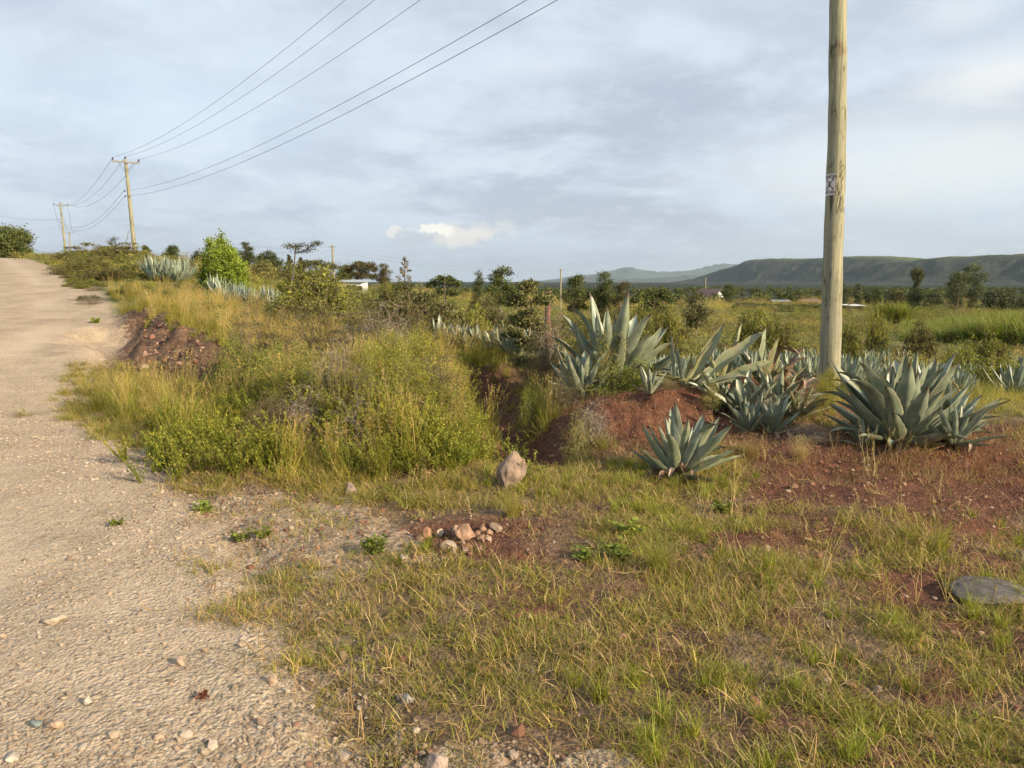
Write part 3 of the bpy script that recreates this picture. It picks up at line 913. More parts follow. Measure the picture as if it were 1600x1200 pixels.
# trees ------------------------------------------------------------------
def tree(w_, h, blobs, nleaf, leaf, cols, trunk_r, trunk_h, flat=1.0, wcol=(0.17, 0.13, 0.10), gap=0.0, mat_=None, bare=0):
    """tapered trunk with limbs to each clump of an uneven crown (blobs: x, z, radius as shares of w and h)"""
    tr = MB(); cr = MB()
    top = max(b[1] for b in blobs) * h * 0.75
    n = 7; z = np.linspace(-0.1, top, n)
    P_ = np.stack([np.cumsum(rng.normal(0, 0.012 * h, n)), np.cumsum(rng.normal(0, 0.012 * h, n)), z], -1)
    P_[:2, :2] = 0
    tr.tube(P_, np.linspace(trunk_r, trunk_r * 0.3, n), 7, wcol)
    for (bx, bz, br, *by) in blobs:
        by = by[0] if by else rng.uniform(-.25, .25)
        c0 = np.array([bx * w_, by * w_, bz * h]); r_ = br * w_
        st = P_[np.argmin(np.abs(P_[:, 2] - max(trunk_h * h, c0[2] - r_ * 1.2)))]
        tr.tube(wobble(st, c0, 5, 0.05), np.linspace(trunk_r * .45, trunk_r * .12, 5), 4, wcol)
        m_ = 14
        rz_ = max(flat, min(h * .12 / r_, 2.2)) if flat > .6 else flat
        sub = c0 + dirs(m_, 0.2) * r_ * rng.uniform(.5, 1.0, (m_, 1)) * np.array([1, 1, rz_])
        for s_ in sub[:8]:
            tr.tube(wobble(c0, s_, 3, 0.06), trunk_r * np.array([.12, .09, .04]), 3, wcol, cap=False)
        kk = max(int(nleaf * br * br * 12), 60)
        pick = rng.choice(m_, kk)
        rr = r_ * 0.36
        pos = sub[pick] + rng.normal(size=(kk, 3)) * rr * np.array([.75, .75, .6 * max(rz_, .45)])
        tone = rng.uniform(.72, 1.25, (m_, 1))[pick]
        if kk: cr.leaves(pos, dirs(kk, .2), dirs(kk, .8), leaf * rng.uniform(.6, 1.3, kk), leaf * .5, mixcol(kk, cols) * tone, -0.05)
    return tr.mesh('trunk', [M_WOOD]), cr.mesh('crown', [mat_ or M_FAR])


def put_tree(name, label, cat, px, Yd, top, w_px, blobs, nleaf=700, leaf=None, cols=None, flat=1.0, tr=None, th=0.25, group=None, base=None, wcol=(0.17, 0.13, 0.10)):
    p = at(px, top, Yd); z = Hs(p[0], p[1]) if base is None else at(px, base, Yd)[2]
    h = p[2] - z; w_ = w_px / F * Yd
    bt = max(b[1] * h + b[2] * w_ * max(flat, .5) for b in blobs)
    sc = h / bt
    bl = [(b[0], b[1] * sc, b[2], *b[3:]) for b in blobs]
    a, b_ = tree(w_, h, bl, nleaf, leaf or max(w_ * 0.055, 0.1), cols or DARKT, tr or max(0.10, h * 0.022), th, flat, wcol)
    o = thing(name, label, cat, (p[0], p[1], z), group=group)
    obj('trunk', a, o); obj('crown', b_, o)
    return o


DARKT = [(0.07, 0.09, 0.034), (0.10, 0.12, 0.045), (0.05, 0.065, 0.025)]
BROWNT = [(0.12, 0.10, 0.05), (0.09, 0.085, 0.04), (0.07, 0.075, 0.03)]
MIDT = [(0.09, 0.115, 0.035), (0.125, 0.145, 0.045), (0.06, 0.08, 0.025)]
EUC = [(0.10, 0.12, 0.06), (0.075, 0.095, 0.045), (0.13, 0.145, 0.075)]
ROUND = [(0, .5, .30), (-.25, .42, .24), (.26, .45, .24), (.05, .72, .24), (-.15, .65, .2), (.1, .3, .26), (-.1, .25, .2)]
UMB = [(0, .80, .22), (-.3, .74, .2), (.3, .76, .2), (-.12, .86, .18), (.15, .85, .18), (.42, .70, .12), (-.42, .68, .12), (.05, .55, .2), (-.2, .5, .2), (.22, .5, .2)]
TALLC = [(0, .85, .26), (.1, .68, .36), (-.12, .55, .38), (.1, .42, .40), (-.05, .28, .38), (0, .15, .3)]

# ------------------------------------------------------------------ scatter placement
def region(n, x0, x1, y0, y1, dens, seed=0):
    x = rng.uniform(x0, x1, n); y = rng.uniform(y0, y1, n)
    d = dens(x, y)
    m = rng.uniform(size=n) < d
    x = x[m]; y = y[m]
    return x, y


def off_road(x, y, margin=0.0):
    return sst(-0.1, 0.35, -road_s(x, y) - margin + (fbm(x, y, 2.2, 3, 88) - .5) * 0.9)


def lay(name, protos, x, y, smin, smax, label, tilt=0.12, sink=0.0, hmul=None):
    n = len(x)
    s_ = rng.uniform(smin, smax, n)
    sc = np.stack([s_, s_, s_ * (1 if hmul is None else hmul)], -1)
    P_ = np.stack([x, y, H(x, y) - sink], -1)
    scatter(name, protos, P_, rng.uniform(0, 6.28, n), sc, rng.integers(0, len(protos), n), label, (rng.normal(0, tilt, n), rng.normal(0, tilt, n)))


GRAVELP = gp([(270, 770), (520, 775), (600, 800), (640, 870), (560, 890), (420, 910), (330, 870)])
GRAVEL2 = gp([(440, 1170), (760, 1150), (1000, 1185), (1050, 1330), (300, 1330)])
BARE = RED


def ditchm(x, y):
    return np.clip(gs(segd(x, y, (0.22, 7.0), (-0.45, 11.5)), 0.5) * 1.05, 0, 1)


def pitm(x, y):
    return np.clip(gs(segd(x, y, (-8.5, 16.7), (-5.1, 12.2)), 0.85) * 1.25, 0, 1)


def bare(x, y):
    jx = x + (fbm(x, y, 2.0, 3, 35) - .5) * .8; jy = y + (fbm(x, y, 2.0, 3, 36) - .5) * .8
    b = np.zeros(len(x))
    for p in BARE: b = np.maximum(b, softpoly(jx, jy, p, .17))
    b = np.maximum(b, inpoly(jx, jy, GRAVELP) * 0.85); b = np.maximum(b, inpoly(jx, jy, GRAVEL2) * 0.6)
    b = np.maximum(b, ditchm(x, y)); b = np.maximum(b, pitm(x, y))
    return b


def d_short(x, y):
    pt = sst(0.45, 0.54, fbm(x, y, 2.1, 4, 21, .65))
    thin = .40 + .60 * sst(-.6, 2.2, x)
    return off_road(x, y, 0.0) * (1 - bare(x, y)) * (0.10 + 0.90 * pt) * thin


x, y = region(21000, -2.6, 6.5, 1.9, 7.0, d_short)
lay('verge_grass', SHORT, x, y, 0.55, 1.3, 'short patchy green grass over the verge in front')
x, y = region(13000, -2.8, 6.5, 1.9, 7.6, lambda x, y: off_road(x, y, -0.1) * (1 - 0.8 * bare(x, y)) * (0.35 + .65 * (1 - sst(.35, .6, fbm(x, y, 1.7, 3, 21)))))
lay('dry_litter', LITTER, x, y, 0.5, 1.3, 'dry straw coloured grass litter lying on the soil', 0.06)
# taller yellow green tufts at the right of the verge
x, y = region(420, 1.0, 6.5, 2.3, 6.2, lambda x, y: (1 - bare(x, y)) * sst(.5, .66, fbm(x, y, 1.1, 3, 61)))
lay('verge_tufts', MED[4:] + FRESH[:1] + MED[:2], x, y, 0.35, 0.8, 'upright yellow green grass tufts on the right of the verge')
x, y = region(2600, -1.6, 6.5, 1.9, 7.0, lambda x, y: off_road(x, y, .1) * (1 - bare(x, y)) * sst(.52, .62, fbm(x, y, 1.5, 3, 65)))
lay('fresh_tufts', FRESH + SHORT[5:], x, y, 0.3, 0.62, 'small bright green tufts in the verge')
# roadside grass left of the bank
ZL = gp([(60, 655), (130, 590), (330, 560), (440, 620), (480, 700), (620, 760), (770, 760), (760, 800), (560, 790), (400, 760), (280, 730)])
x, y = region(9000, -7.5, 0.6, 5.0, 14, lambda x, y: inpoly(x + (fbm(x, y, 1.5, 3, 71) - .5), y, ZL) * off_road(x, y, -.3) * (1 - pitm(x, y)) * (1 - ditchm(x, y)))
hm = 0.55 + 0.6 * fbm(x, y, 1.0, 2, 31)
lay('roadside_grass', MED[:4] + SHORT[:5] + LITTER[:4], x, y, 0.5, 0.95, 'thick green and straw grass along the road edge', 0.15, 0, hm)


# bank of tall grass and weeds
def d_bank(x, y):
    b = np.exp(-((segd(x, y, (-1.0, 6.9), (-1.6, 11.8)) / .82) ** 4)) + .14 * np.exp(-((segd(x, y, (-2.0, 6.9), (-2.6, 11.8)) / 1.0) ** 4))
    b = np.minimum(b, 1) * (.35 + .65 * sst(.38, .55, fbm(x, y, 1.2, 3, 83)))
    return b * (1 - ditchm(x, y))


x, y = region(2500, -3.6, 0.6, 5.6, 14, d_bank)
lay('bank_grass', TALL[:2] + MED[:5] + FRESH, x, y, 0.5, 0.95, 'tall yellow green grass covering the bank left of the ditch', 0.12)
x, y = region(4600, -3.8, 0.4, 5.9, 13, lambda x, y: np.maximum(d_bank(x, y), .45 * gs(segd(x, y, (-2.1, 6.9), (-2.8, 11.5)), 1.0)) * off_road(x, y, -.1) * sst(.38, .55, fbm(x, y, 1.3, 3, 81)))
lay('bank_weeds', FORB, x, y, 0.6, 1.35, 'yellow green leafy weeds among the bank grass', 0.15)


# grass behind: between bank and field, around agaves, and the golden slope on the left
def d_field(x, y):
    r = np.hypot(x, y)
    return off_road(x, y, 0.3) * (1 - bare(x, y)) * (1 - 0.0 * r)


x, y = region(7000, -9, 1.2, 7.2, 17, lambda x, y: d_field(x, y) * (1 - 0.65 * d_bank(x, y)) * (np.abs(x / y) < .85) * (0.35 + .65 * sst(.4, .6, fbm(x, y, .8, 3, 91))))
lay('field_edge_grass', MED + TALL[:1], x, y, 0.55, 1.05, 'rough green grass around the agaves and behind the bank', 0.15)
x, y = region(9000, 1.0, 14, 7.2, 20, lambda x, y: d_field(x, y) * (np.abs(x / y) < .85) * (0.3 + .7 * sst(.4, .6, fbm(x, y, .8, 3, 91))) * (1 - .8 * gs(segd(x, y, (1.1, 8.3), (3.4, 9.4)), .8)))
lay('field_front_grass', MED[:4] + SHORT + LITTER[:2], x, y, 0.6, 1.25, 'short green grass behind the large agave and the pole', 0.15, 0, 0.75)
x, y = region(12000, -34, 34, 14, 48, lambda x, y: d_field(x, y) * (np.abs(x / y) < .8) * (0.35 + .65 * sst(.38, .6, fbm(x, y, .25, 3, 92))))
lay('field_grass', MED + SHORT, x, y, 1.0, 2.3, 'low green and yellow grass of the open field', 0.15, 0, 0.75)
x, y = region(4200, -17, -1.0, 13.0, 25.5, lambda x, y: d_field(x, y) * sst(-.16, -.24, x / y) * (x / y > -.52) * sst(.40, .55, fbm(x, y, .7, 3, 94)))
lay('golden_grass', TALLGOLD[:2] + TALL[:2] + MED[:4], x, y, 0.45, 0.85, 'tall golden grass on the slope below the leaning pole', 0.15)
# far ground cover
FARTUFT = []
for q in range(6):
    mb = MB(); n = 520
    nb = 7; bc = np.stack([rng.normal(0, .5, nb), rng.normal(0, .5, nb), rng.uniform(.05, .3, nb)], -1)
    pk = rng.integers(0, nb, n)
    C_ = bc[pk] + rng.normal(size=(n, 3)) * [.17, .17, .10]; C_[:, 2] = np.abs(C_[:, 2])
    pal = (THORN + OLIVE[:1] + GREEN[2:]) if q < 3 else (OLIVE + GOLD + [(.26, .19, .10)]) if q < 5 else [(.19, .13, .09), (.24, .17, .10), (.15, .14, .06)]
    mb.leaves(C_, dirs(n, 1.2), dirs(n, .5), 0.085, 0.022, mixcol(n, pal) * rng.uniform(.8, 1.2, (nb, 1))[pk]); FARTUFT.append(mb.mesh('far_cover', [M_FAR]))
x, y = region(52000, -220, 260, 36, 330, lambda x, y: (np.abs(x / y) < .85) * off_road(x, y, .8) * np.clip(60 / y, .10, 1) * (0.2 + .8 * sst(.42, .58, fbm(x, y, .06, 3, 93))))
n = len(x); pn_ = fbm(x, y, .07, 3, 95) + rng.normal(0, .09, n)
m = (y < 205) | (x / y < -.1); x, y, pn_ = x[m], y[m], pn_[m]; n = len(x)
ix_ = np.where((pn_ < .47) | (y > 150), rng.integers(0, 3, n), np.where(pn_ < .62, rng.integers(3, 5, n), 5))
s_ = rng.uniform(.7, 1.7, n) * (1 + .002 * y)
scatter('distant_scrub', FARTUFT, np.stack([x, y, H(x, y)], -1), rng.uniform(0, 6.28, n), np.stack([s_, s_, s_ * np.where(x / y < -.15, .7, .75 + .006 * y)], -1), ix_, 'low mixed scrub covering the far plain', (rng.normal(0, .1, n), rng.normal(0, .1, n)))

# ------------------------------------------------------------------ stones
ico = bmesh.new(); bmesh.ops.create_icosphere(ico, subdivisions=3, radius=1)
ICOV = np.array([v.co[:] for v in ico.verts]); ICOF = np.array([[v.index for v in f.verts] for f in ico.faces]); ico.free()
ico = bmesh.new(); bmesh.ops.create_icosphere(ico, subdivisions=1, radius=1)
IC1V = np.array([v.co[:] for v in ico.verts]); IC1F = np.array([[v.index for v in f.verts] for f in ico.faces]); ico.free()


def rock(nm, sx_, sy_, sz_, colr, rough=0.35, seed=0, cuts=14, hi=True):
    V = (ICOV if hi else IC1V).copy()
    for _ in range(cuts if hi else 4):      # planar facets
        d = dirs(1)[0]; lim = rng.uniform(0.5, 0.82)
        t = V @ d; m = t > lim
        V[m] -= np.outer(t[m] - lim, d)
    if hi: V *= (1 + (fbm(V[:, 0] * 2 + V[:, 2] * 1.3 + seed, V[:, 1] * 2 - V[:, 2], 1.6, 4, seed)[:, None] - .5) * rough)
    V = V * np.array([sx_, sy_, sz_])
    f = fbm(V[:, 0] / sx_ * 1.5 + 9, V[:, 1] / sx_ * 1.5 + V[:, 2] / sx_, 2, 3, seed)
    c_ = np.array(colr) * (0.75 + 0.5 * f[:, None])
    return mesh(nm, V, [ICOF if hi else IC1F], [M_STONE], c_, smooth=False)


PEB = [rock('pebble', 1, rng.uniform(.7, 1), rng.uniform(.45, .75), cc, .3, i, 4, False) for i, cc in enumerate([(.46, .36, .26), (.38, .29, .21), (.30, .225, .16), (.50, .42, .33), (.41, .31, .22), (.26, .195, .145), (.36, .29, .22)])]
n = 120000
x = rng.uniform(-7, 0.6, n); y = 1.8 + 9.5 * rng.uniform(0, 1, n) ** 1.9
m = ((road_s(x, y) > -0.35) | inpoly(x, y, GRAVELP) | inpoly(x, y, GRAVEL2)) & (np.abs(x / y) < .75) & (rng.uniform(size=n) < (0.15 + .7 * sst(.4, .6, fbm(x, y, 1.3, 3, 101))) * (1 - .75 * ruts(x, y)))
x = x[m]; y = y[m]; n = len(x)
s_ = 0.0030 + 0.0036 * rng.exponential(1.0, n); s_ = np.minimum(s_, 0.026)
scatter('gravel', PEB, np.stack([x, y, H(x, y) + s_ * .15], -1), rng.uniform(0, 6.28, n), s_, rng.integers(0, len(PEB), n), 'loose pale pebbles and grit on the road surface', (rng.normal(0, .4, n), rng.normal(0, .4, n)))
n = 13000
x = rng.uniform(-3, 6.2, n); y = 2.0 + 9 * rng.uniform(0, 1, n)
b = bare(x, y); m = (road_s(x, y) < 0.1) & (rng.uniform(size=n) < 0.12 + .8 * b); x = x[m]; y = y[m]; n = len(x)
PEBR = [rock('clod', 1, rng.uniform(.7, 1), rng.uniform(.5, .8), cc, .3, i, 4, False) for i, cc in enumerate([(.24, .12, .08), (.30, .18, .12), (.36, .26, .19), (.18, .09, .06)])]
s_ = np.minimum(0.005 + 0.006 * rng.exponential(1.0, n), .035)
scatter('soil_clods', PEBR, np.stack([x, y, H(x, y) + s_ * .15], -1), rng.uniform(0, 6.28, n), s_, rng.integers(0, 4, n), 'small reddish clods and stones scattered on bare soil', (rng.normal(0, .4, n), rng.normal(0, .4, n)))


def stone(label, px, py, w_px, h_px, colr, hgt=None, sink=0.42, rz=None, group=None, name='stone', dz=0.0, rough=.35, tilt=0.0):
    gx, gy = G(px, py); t = gy / ray(px, py)[1]
    r_ = 1.0 * w_px / F * t / 2; hz = (h_px / F * t) / 2 if hgt is None else hgt
    me = rock('stone', r_ * 1.12, r_ * rng.uniform(.8, 1.1), hz * (1 + sink), colr, rough, int(px), 16)
    o = obj(name, me, None, (gx, gy, Hs(gx, gy) + hz * (1 - sink) + dz), (0, tilt, rng.uniform(-.4, .4) if rz is None else rz))
    return tag(o, label, 'stone', group)


PINK = (.30, .19, .13); CREAM = (.34, .26, .19); GREY = (.115, .105, .09)
stone('upright pale pinkish boulder at the foot of the tall grass bank', 797, 764, 44, 66, (.23, .17, .13), tilt=.08)
stone('big pinkish stone at the right of the heap on bare soil', 727, 842, 34, 24, PINK)
stone('pale grey flat stone at the front of the heap on bare soil', 703, 858, 34, 18, (.28, .22, .17))
stone('orange brown stone at the left of the heap on bare soil', 668, 838, 18, 19, (.30, .16, .10))
stone('small round pale stone between the orange and the grey one of the heap', 687, 834, 14, 13, CREAM)
stone('angular pinkish stone topmost of the heap on bare soil', 712, 832, 19, 18, (.32, .21, .14))
stone('low grey brown stone just right of the stone heap', 773, 828, 24, 12, (.24, .18, .13))
stone('long flat grey rock slab lying by the red gully at the right edge', 1545, 930, 115, 26, GREY, hgt=.032, sink=.3, rz=-.15, rough=.25)
stone('pale rock poking out of the grass below the thorny shrub', 549, 772, 24, 18, (.30, .22, .18))
stone('round stone with a dark shadow on the gravel near the verge', 426, 1066, 15, 14, (.34, .26, .19))
stone('round beige pebble sitting alone mid road', 281, 1037, 18, 14, CREAM)
stone('white pebble on the gravel in the lower left', 137, 1104, 19, 12, (.36, .31, .25))
stone('long pale flat stone on the left of the road', 83, 975, 34, 12, (.36, .30, .22))
stone('brown flat stone bedded in the road in the lower left', 90, 1140, 30, 16, (.37, .27, .19))
stone('blue grey stone bedded in the road at the lower left', 57, 1138, 20, 12, (.14, .165, .16))
stone('pale sliver of stone in the bottom left corner', 20, 1188, 28, 10, (.36, .31, .25))
stone('pale stone among dry grass near the bottom of the verge', 636, 1092, 20, 18, (.26, .235, .20))
stone('pink brown stone at the bottom edge of the verge', 684, 1185, 46, 20, (.29, .23, .19))
stone('grey stone at the bottom left of the verge', 536, 1160, 34, 14, (.28, .24, .20))
stone('small grey stone among the tufts by the upper gravel patch', 630, 872, 22, 10, (.33, .29, .24))
stone('pale stone at the foot of the brown dug bank left of the road ditch', 228, 590, 17, 11, CREAM)
stone('dark grey rock at the right edge above the flat slab', 1590, 862, 34, 16, (.12, .10, .09))

n = 2600
x = rng.uniform(-9.6, -4.2, n); y = rng.uniform(11, 18.5, n)
m = (road_s(x, y) < -.5) & (rng.uniform(size=n) < gs(segd(x, y, (-8.6, 16.7), (-5.1, 12.2)), 1.1)); x = x[m]; y = y[m]; n = len(x)
s_ = np.minimum(0.010 + 0.014 * rng.exponential(1.0, n), .08)
scatter('bank_clods', PEBR, np.stack([x, y, H(x, y) + s_ * .2], -1), rng.uniform(0, 6.28, n), s_, rng.integers(0, 4, n), 'earth clods and stones on the dug bank by the road', (rng.normal(0, .4, n), rng.normal(0, .4, n)))
for q in range(18):
    a_ = rng.uniform(0, 6.28); rr = rng.uniform(.2, 1) ** .5
    stone('small brown stone among the rubble heap on bare soil', 712 + math.cos(a_) * 62 * rr, 842 + math.sin(a_) * 24 * rr, rng.uniform(8, 15), rng.uniform(7, 12), [(.24, .15, .10), (.20, .12, .085), (.27, .19, .14)][q % 3], group='small stones of the rubble heap')
# rusty dry leaf cluster on the road
mb = MB(); n = 16
mb.leaves(rng.normal(0, .006, (n, 3)) * [1, 1, .5] + [0, 0, .012], dirs(n, .3), dirs(n, 1), .032, .016, mixcol(n, [(.11, .04, .025), (.16, .065, .04)]), .15)
mb.tube(np.array([[0, 0, .01], [-.03, -.012, .006], [-.055, -.03, .003]]), .0015, 3, (.4, .28, .15))
gx, gy = G(317, 1090)
tag(obj('dry_leaf', mb.mesh('dry_leaf', [M_LEAF]), None, (gx, gy, Hs(gx, gy) + .004)), 'curled rust brown dead leaf lying on the gravel road', 'leaf')


# ------------------------------------------------------------------ poles and lines
def pole_mat():
    m, k_ = mat('treated_pole_wood')
    tc_ = k_.node('ShaderNodeTexCoord'); mp = k_.node('ShaderNodeMapping'); mp.inputs['Scale'].default_value = (1, 1, 0.05)
    k_.l.new(tc_.outputs['Object'], mp.inputs[0])
    n1 = k_.noise(mp.outputs[0], 26, 6, 0.65, 0.4); n2 = k_.noise(mp.outputs[0], 90, 3, 0.6)
    n3 = k_.noise(tc_.outputs['Object'], 3.0, 5, 0.7)
    mp2 = k_.node('ShaderNodeMapping'); mp2.inputs['Scale'].default_value = (1, 1, 0.12); k_.l.new(tc_.outputs['Object'], mp2.inputs[0])
    n4 = k_.noise(mp2.outputs[0], 9, 4, 0.6, 1.2)
    cc = k_.mix(k_.ramp(n1, 0.35, 0.65), (0.21, 0.21, 0.15), (0.33, 0.315, 0.205))
    cc = k_.mix(k_.math('MULTIPLY', k_.ramp(n2, 0.56, 0.7), 0.6), cc, (0.17, 0.155, 0.09))
    cc = k_.mix(k_.math('MULTIPLY', k_.ramp(n3, 0.56, 0.70), 0.7), cc, (0.17, 0.12, 0.065))
    crack = k_.ramp(k_.math('ABSOLUTE', k_.math('SUBTRACT', n4, 0.5)), 0.0, 0.03, 1.0, 0.0)
    crack = k_.math('MULTIPLY', crack, k_.ramp(k_.noise(tc_.outputs['Object'], 1.1, 2, .5), .5, .6))
    cc = k_.mix(k_.math('MULTIPLY', crack, 0.8), cc, (0.06, 0.045, 0.03))
    vo = k_.node('ShaderNodeTexVoronoi'); mp3 = k_.node('ShaderNodeMapping'); mp3.inputs['Scale'].default_value = (2.6, 2.6, 1.1); k_.l.new(tc_.outputs['Object'], mp3.inputs[0]); k_.l.new(mp3.outputs[0], vo.inputs['Vector']); vo.inputs['Scale'].default_value = 1.6
    cc = k_.mix(k_.ramp(vo.outputs['Distance'], 0.0, 0.14, 0.85, 0.0), cc, (0.10, 0.07, 0.04))
    hh = k_.math('SUBTRACT', k_.math('ADD', n1, k_.math('MULTIPLY', n2, .4)), k_.math('MULTIPLY', crack, 2.0))
    out(k_, princ(k_, cc, 0.8, 0.25, bump(k_, hh, 0.008)))
    return m


M_POLE = pole_mat()


def plain(name, c_, rough=0.6, metal=0.0, spec=0.4):
    m, k_ = mat(name)
    tc_ = k_.node('ShaderNodeTexCoord'); n1 = k_.noise(tc_.outputs['Object'], 12, 5, .6)
    cc = k_.mix(k_.ramp(n1, .3, .7), tuple(v * .8 for v in c_), tuple(min(v * 1.15, 1) for v in c_))
    out(k_, princ(k_, cc, rough, spec, None, Metallic=metal))
    return m


M_STEEL = plain('galvanised_steel', (.17, .165, .15), .6, .3)
M_INS = plain('brown_glazed_insulator', (.05, .035, .03), .25)
M_WIRE = plain('aluminium_wire', (.13, .13, .14), .6, .2)


def pole_mesh(base, top, rb, rt, hi=False):
    n = 90 if hi else 12; sd_ = 28 if hi else 10
    t = np.linspace(0, 1, n)
    P_ = np.array(base)[None] * (1 - t[:, None]) + np.array(top)[None] * t[:, None]
    if hi:
        P_[:, 0] += 0.022 * np.sin(t * 7.3) + 0.010 * np.sin(t * 17 + 1)
    rad = rb + (rt - rb) * t
    if hi: rad = rad * (1 + 0.025 * np.sin(t * 23) * np.sin(t * 61) + 0.012 * np.sin(t * 90 + 2))
    mb = MB(); mb.tube(P_, rad, sd_, (.4, .4, .3))
    return mb.mesh('pole', [M_POLE], True)


def power_pole(label, bx, by, topw, rb, rt, armdir, hi=False, parts=True, name='power_pole', armlen=1.9, lv=True, lvz=(2.35, 2.75)):
    """base on the ground at bx,by; topw is the world position of the pole top; returns the wire points"""
    zb = Hs(bx, by)
    base = np.array([bx, by, zb - 0.3]); top = np.array(topw)
    o = thing(name, label, 'utility pole', tuple(base))
    obj('pole', pole_mesh((0, 0, 0), top - base, rb, rt, hi), o)
    tl = top - base; ad = np.array([armdir[0], armdir[1], 0]); ad /= np.linalg.norm(ad)
    pts = []
    if parts:
        arm_c = tl - np.array([0, 0, 0.22]) + np.array([ad[1], -ad[0], 0]) * (rt + .06)
        rot = Matrix.Rotation(math.atan2(ad[1], ad[0]), 4, 'Z')
        obj('crossarm', MB().box((0, 0, 0), (armlen, .10, .12)).mesh('crossarm', [M_STEEL]), o, tuple(arm_c), rot.to_euler())
        ins = MB(); z = np.array([0, .05, .06, .10, .11, .15, .16, .22]); r_ = np.array([.02, .02, .075, .06, .045, .065, .05, .03])
        ins.tube(np.stack([z * 0, z * 0, z], -1), r_, 10)
        im = ins.mesh('insulator', [M_INS], True)
        for q in (-armlen / 2 + .06, 0.0, armlen / 2 - .06):
            c0 = arm_c + ad * q + np.array([0, 0, .06])
            if q == 0.0: c0 = tl + np.array([0, 0, 0.0])
            obj('insulator', im, o, tuple(c0)); pts.append(base + c0 + np.array([0, 0, .2]))
        for sg in (-1, 1):
            b_ = MB(); b_.tube(np.array([arm_c + ad * sg * .55, tl + np.array([0, 0, -.85]) + ad * sg * rt]), .018, 4)
            obj('brace', b_.mesh('brace', [M_STEEL]), o)
    lvp = []
    if lv:
        for dz in lvz:
            c0 = tl * (1 - dz / tl[2]) + ad * (-(rt + .10))
            b_ = MB(); b_.tube(np.array([c0 - ad * .06 + [0, 0, -.07], c0 - ad * .06 + [0, 0, .07]]), np.array([.045, .045]), 8)
            obj('shackle', b_.mesh('shackle', [M_INS]), o); lvp.append(base + c0 - ad * .12)
    return o, pts, lvp


def wire(label, a, b, sag, r_=0.008, group=None, n=48):
    t = np.linspace(0, 1, n)[:, None]
    P_ = np.array(a) * (1 - t) + np.array(b) * t; P_[:, 2] -= (4 * sag * t * (1 - t))[:, 0]
    c0 = P_[0].copy()
    mb = MB(); mb.tube(P_ - c0, r_, 4)
    return tag(obj('power_line', mb.mesh('power_line', [M_WIRE]), None, tuple(c0)), label, 'power line', group)


# near pole: base (1296, 600), leaves the frame at (1313, 0)
Yn = 11.2
bx = at(1296, 590, Yn)[0]; pt_t = at(1313, 0, Yn)
zb = Hs(bx, Yn)
slope = (pt_t[0] - bx) / (pt_t[2] - zb)
HN = 10.25
topn = (bx + slope * HN, Yn, zb + HN)
line_d = np.array([bx - (-29.2), Yn - 60.0]); perp = np.array([-line_d[1], line_d[0]])
near, npts, nlv = power_pole('tall pale wooden pole standing beside the big agave', bx, Yn, topn, .153, .080, perp, True, lvz=(2.42, 2.74))
p2b = at(213, 417, 60); p2t = at(196, 249, 60)
P2, p2pts, p2lv = power_pole('leaning wooden power pole with crossarm above the golden grass', p2b[0], 60, (p2t[0], 60, p2t[2]), .17, .11, perp)
p3b = at(104, 400, 118); p3t = at(94, 318, 118)
P3, p3pts, p3lv = power_pole('thinner wooden power pole further up the road', p3b[0], 118, (p3t[0], 118, p3t[2]), .18, .12, perp, armlen=2.0)
p4b = at(111, 400, 200); p4t = at(108, 362, 200)
P4, p4pts, p4lv = power_pole('smallest power pole farthest up the road', p4b[0], 200, (p4t[0], 200, p4t[2]), .19, .13, perp, armlen=2.2)
names3 = ['left', 'middle', 'right']
for q in range(3):
    wire('%s of the three upper wires between the near and the leaning pole' % names3[q], p2pts[q], npts[q], 1.15)
    wire('%s of the three upper wires between the leaning pole and the next one' % names3[q], p3pts[q], p2pts[q], 1.7, .013)
    wire('%s of the three wires between the two farthest poles by the road' % names3[q], p4pts[q], p3pts[q], 2.0, .016)
for q in range(2):
    nm = ('upper', 'lower')[q]
    wire('%s of the two low wires between the near and the leaning pole' % nm, p2lv[q], nlv[q], 1.0)
    wire('%s of the two low wires between the leaning pole and the next one' % nm, p3lv[q], p2lv[q], 1.9, .013)
wire('faint wire leaving the second pole towards the left edge', p3lv[0], at(-60, 322, 130), .8, .014)

# far poles across the plain
fp = []
for (px, top, base, Yd, lab) in [(521, 383, 432, 110, 'slim pole rising beside the white shed'), (876, 420, 462, 150, 'slim pole between the trees at the centre of the plain'),
                                 (1102, 434, 456, 260, 'small pole left of the brown roofed house')]:
    b0 = at(px, base, Yd); t0 = at(px, top, Yd)
    zz = Hs(b0[0], Yd)
    o = thing('utility_pole', lab, 'utility pole', (b0[0], Yd, zz))
    obj('pole', pole_mesh((0, 0, -.2), (0, 0, t0[2] - zz), .14 + Yd * .0003, .10 + Yd * .0003), o)
    im = MB().box((0, 0, 0), (1.0, .08, .08)).mesh('crossarm', [M_STEEL]); obj('crossarm', im, o, (0, -.15, t0[2] - zz - .25))
    fp.append(t0)
for q, dz in ((0, 0.0), (1, -0.55)):
    u_ = ('upper', 'lower')[q]
    wire('%s far wire left of the pole beside the white shed' % u_, at(330, 372, 110) + [0, 0, dz], fp[0] + [0, 0, dz - .2], .8, .008)
    wire('%s far wire between the shed pole and the centre pole' % u_, fp[0] + [0, 0, dz - .2], fp[1] + [0, 0, dz - .2], 1.2, .009)
    wire('%s far wire between the centre pole and the pole by the house' % u_, fp[1] + [0, 0, dz - .2], fp[2] + [0, 0, dz - .2], 1.4, .014)
    wire('%s far wire running right from the pole by the house' % u_, fp[2] + [0, 0, dz - .2], at(1460, 445, 200) + [0, 0, dz], .8, .012)

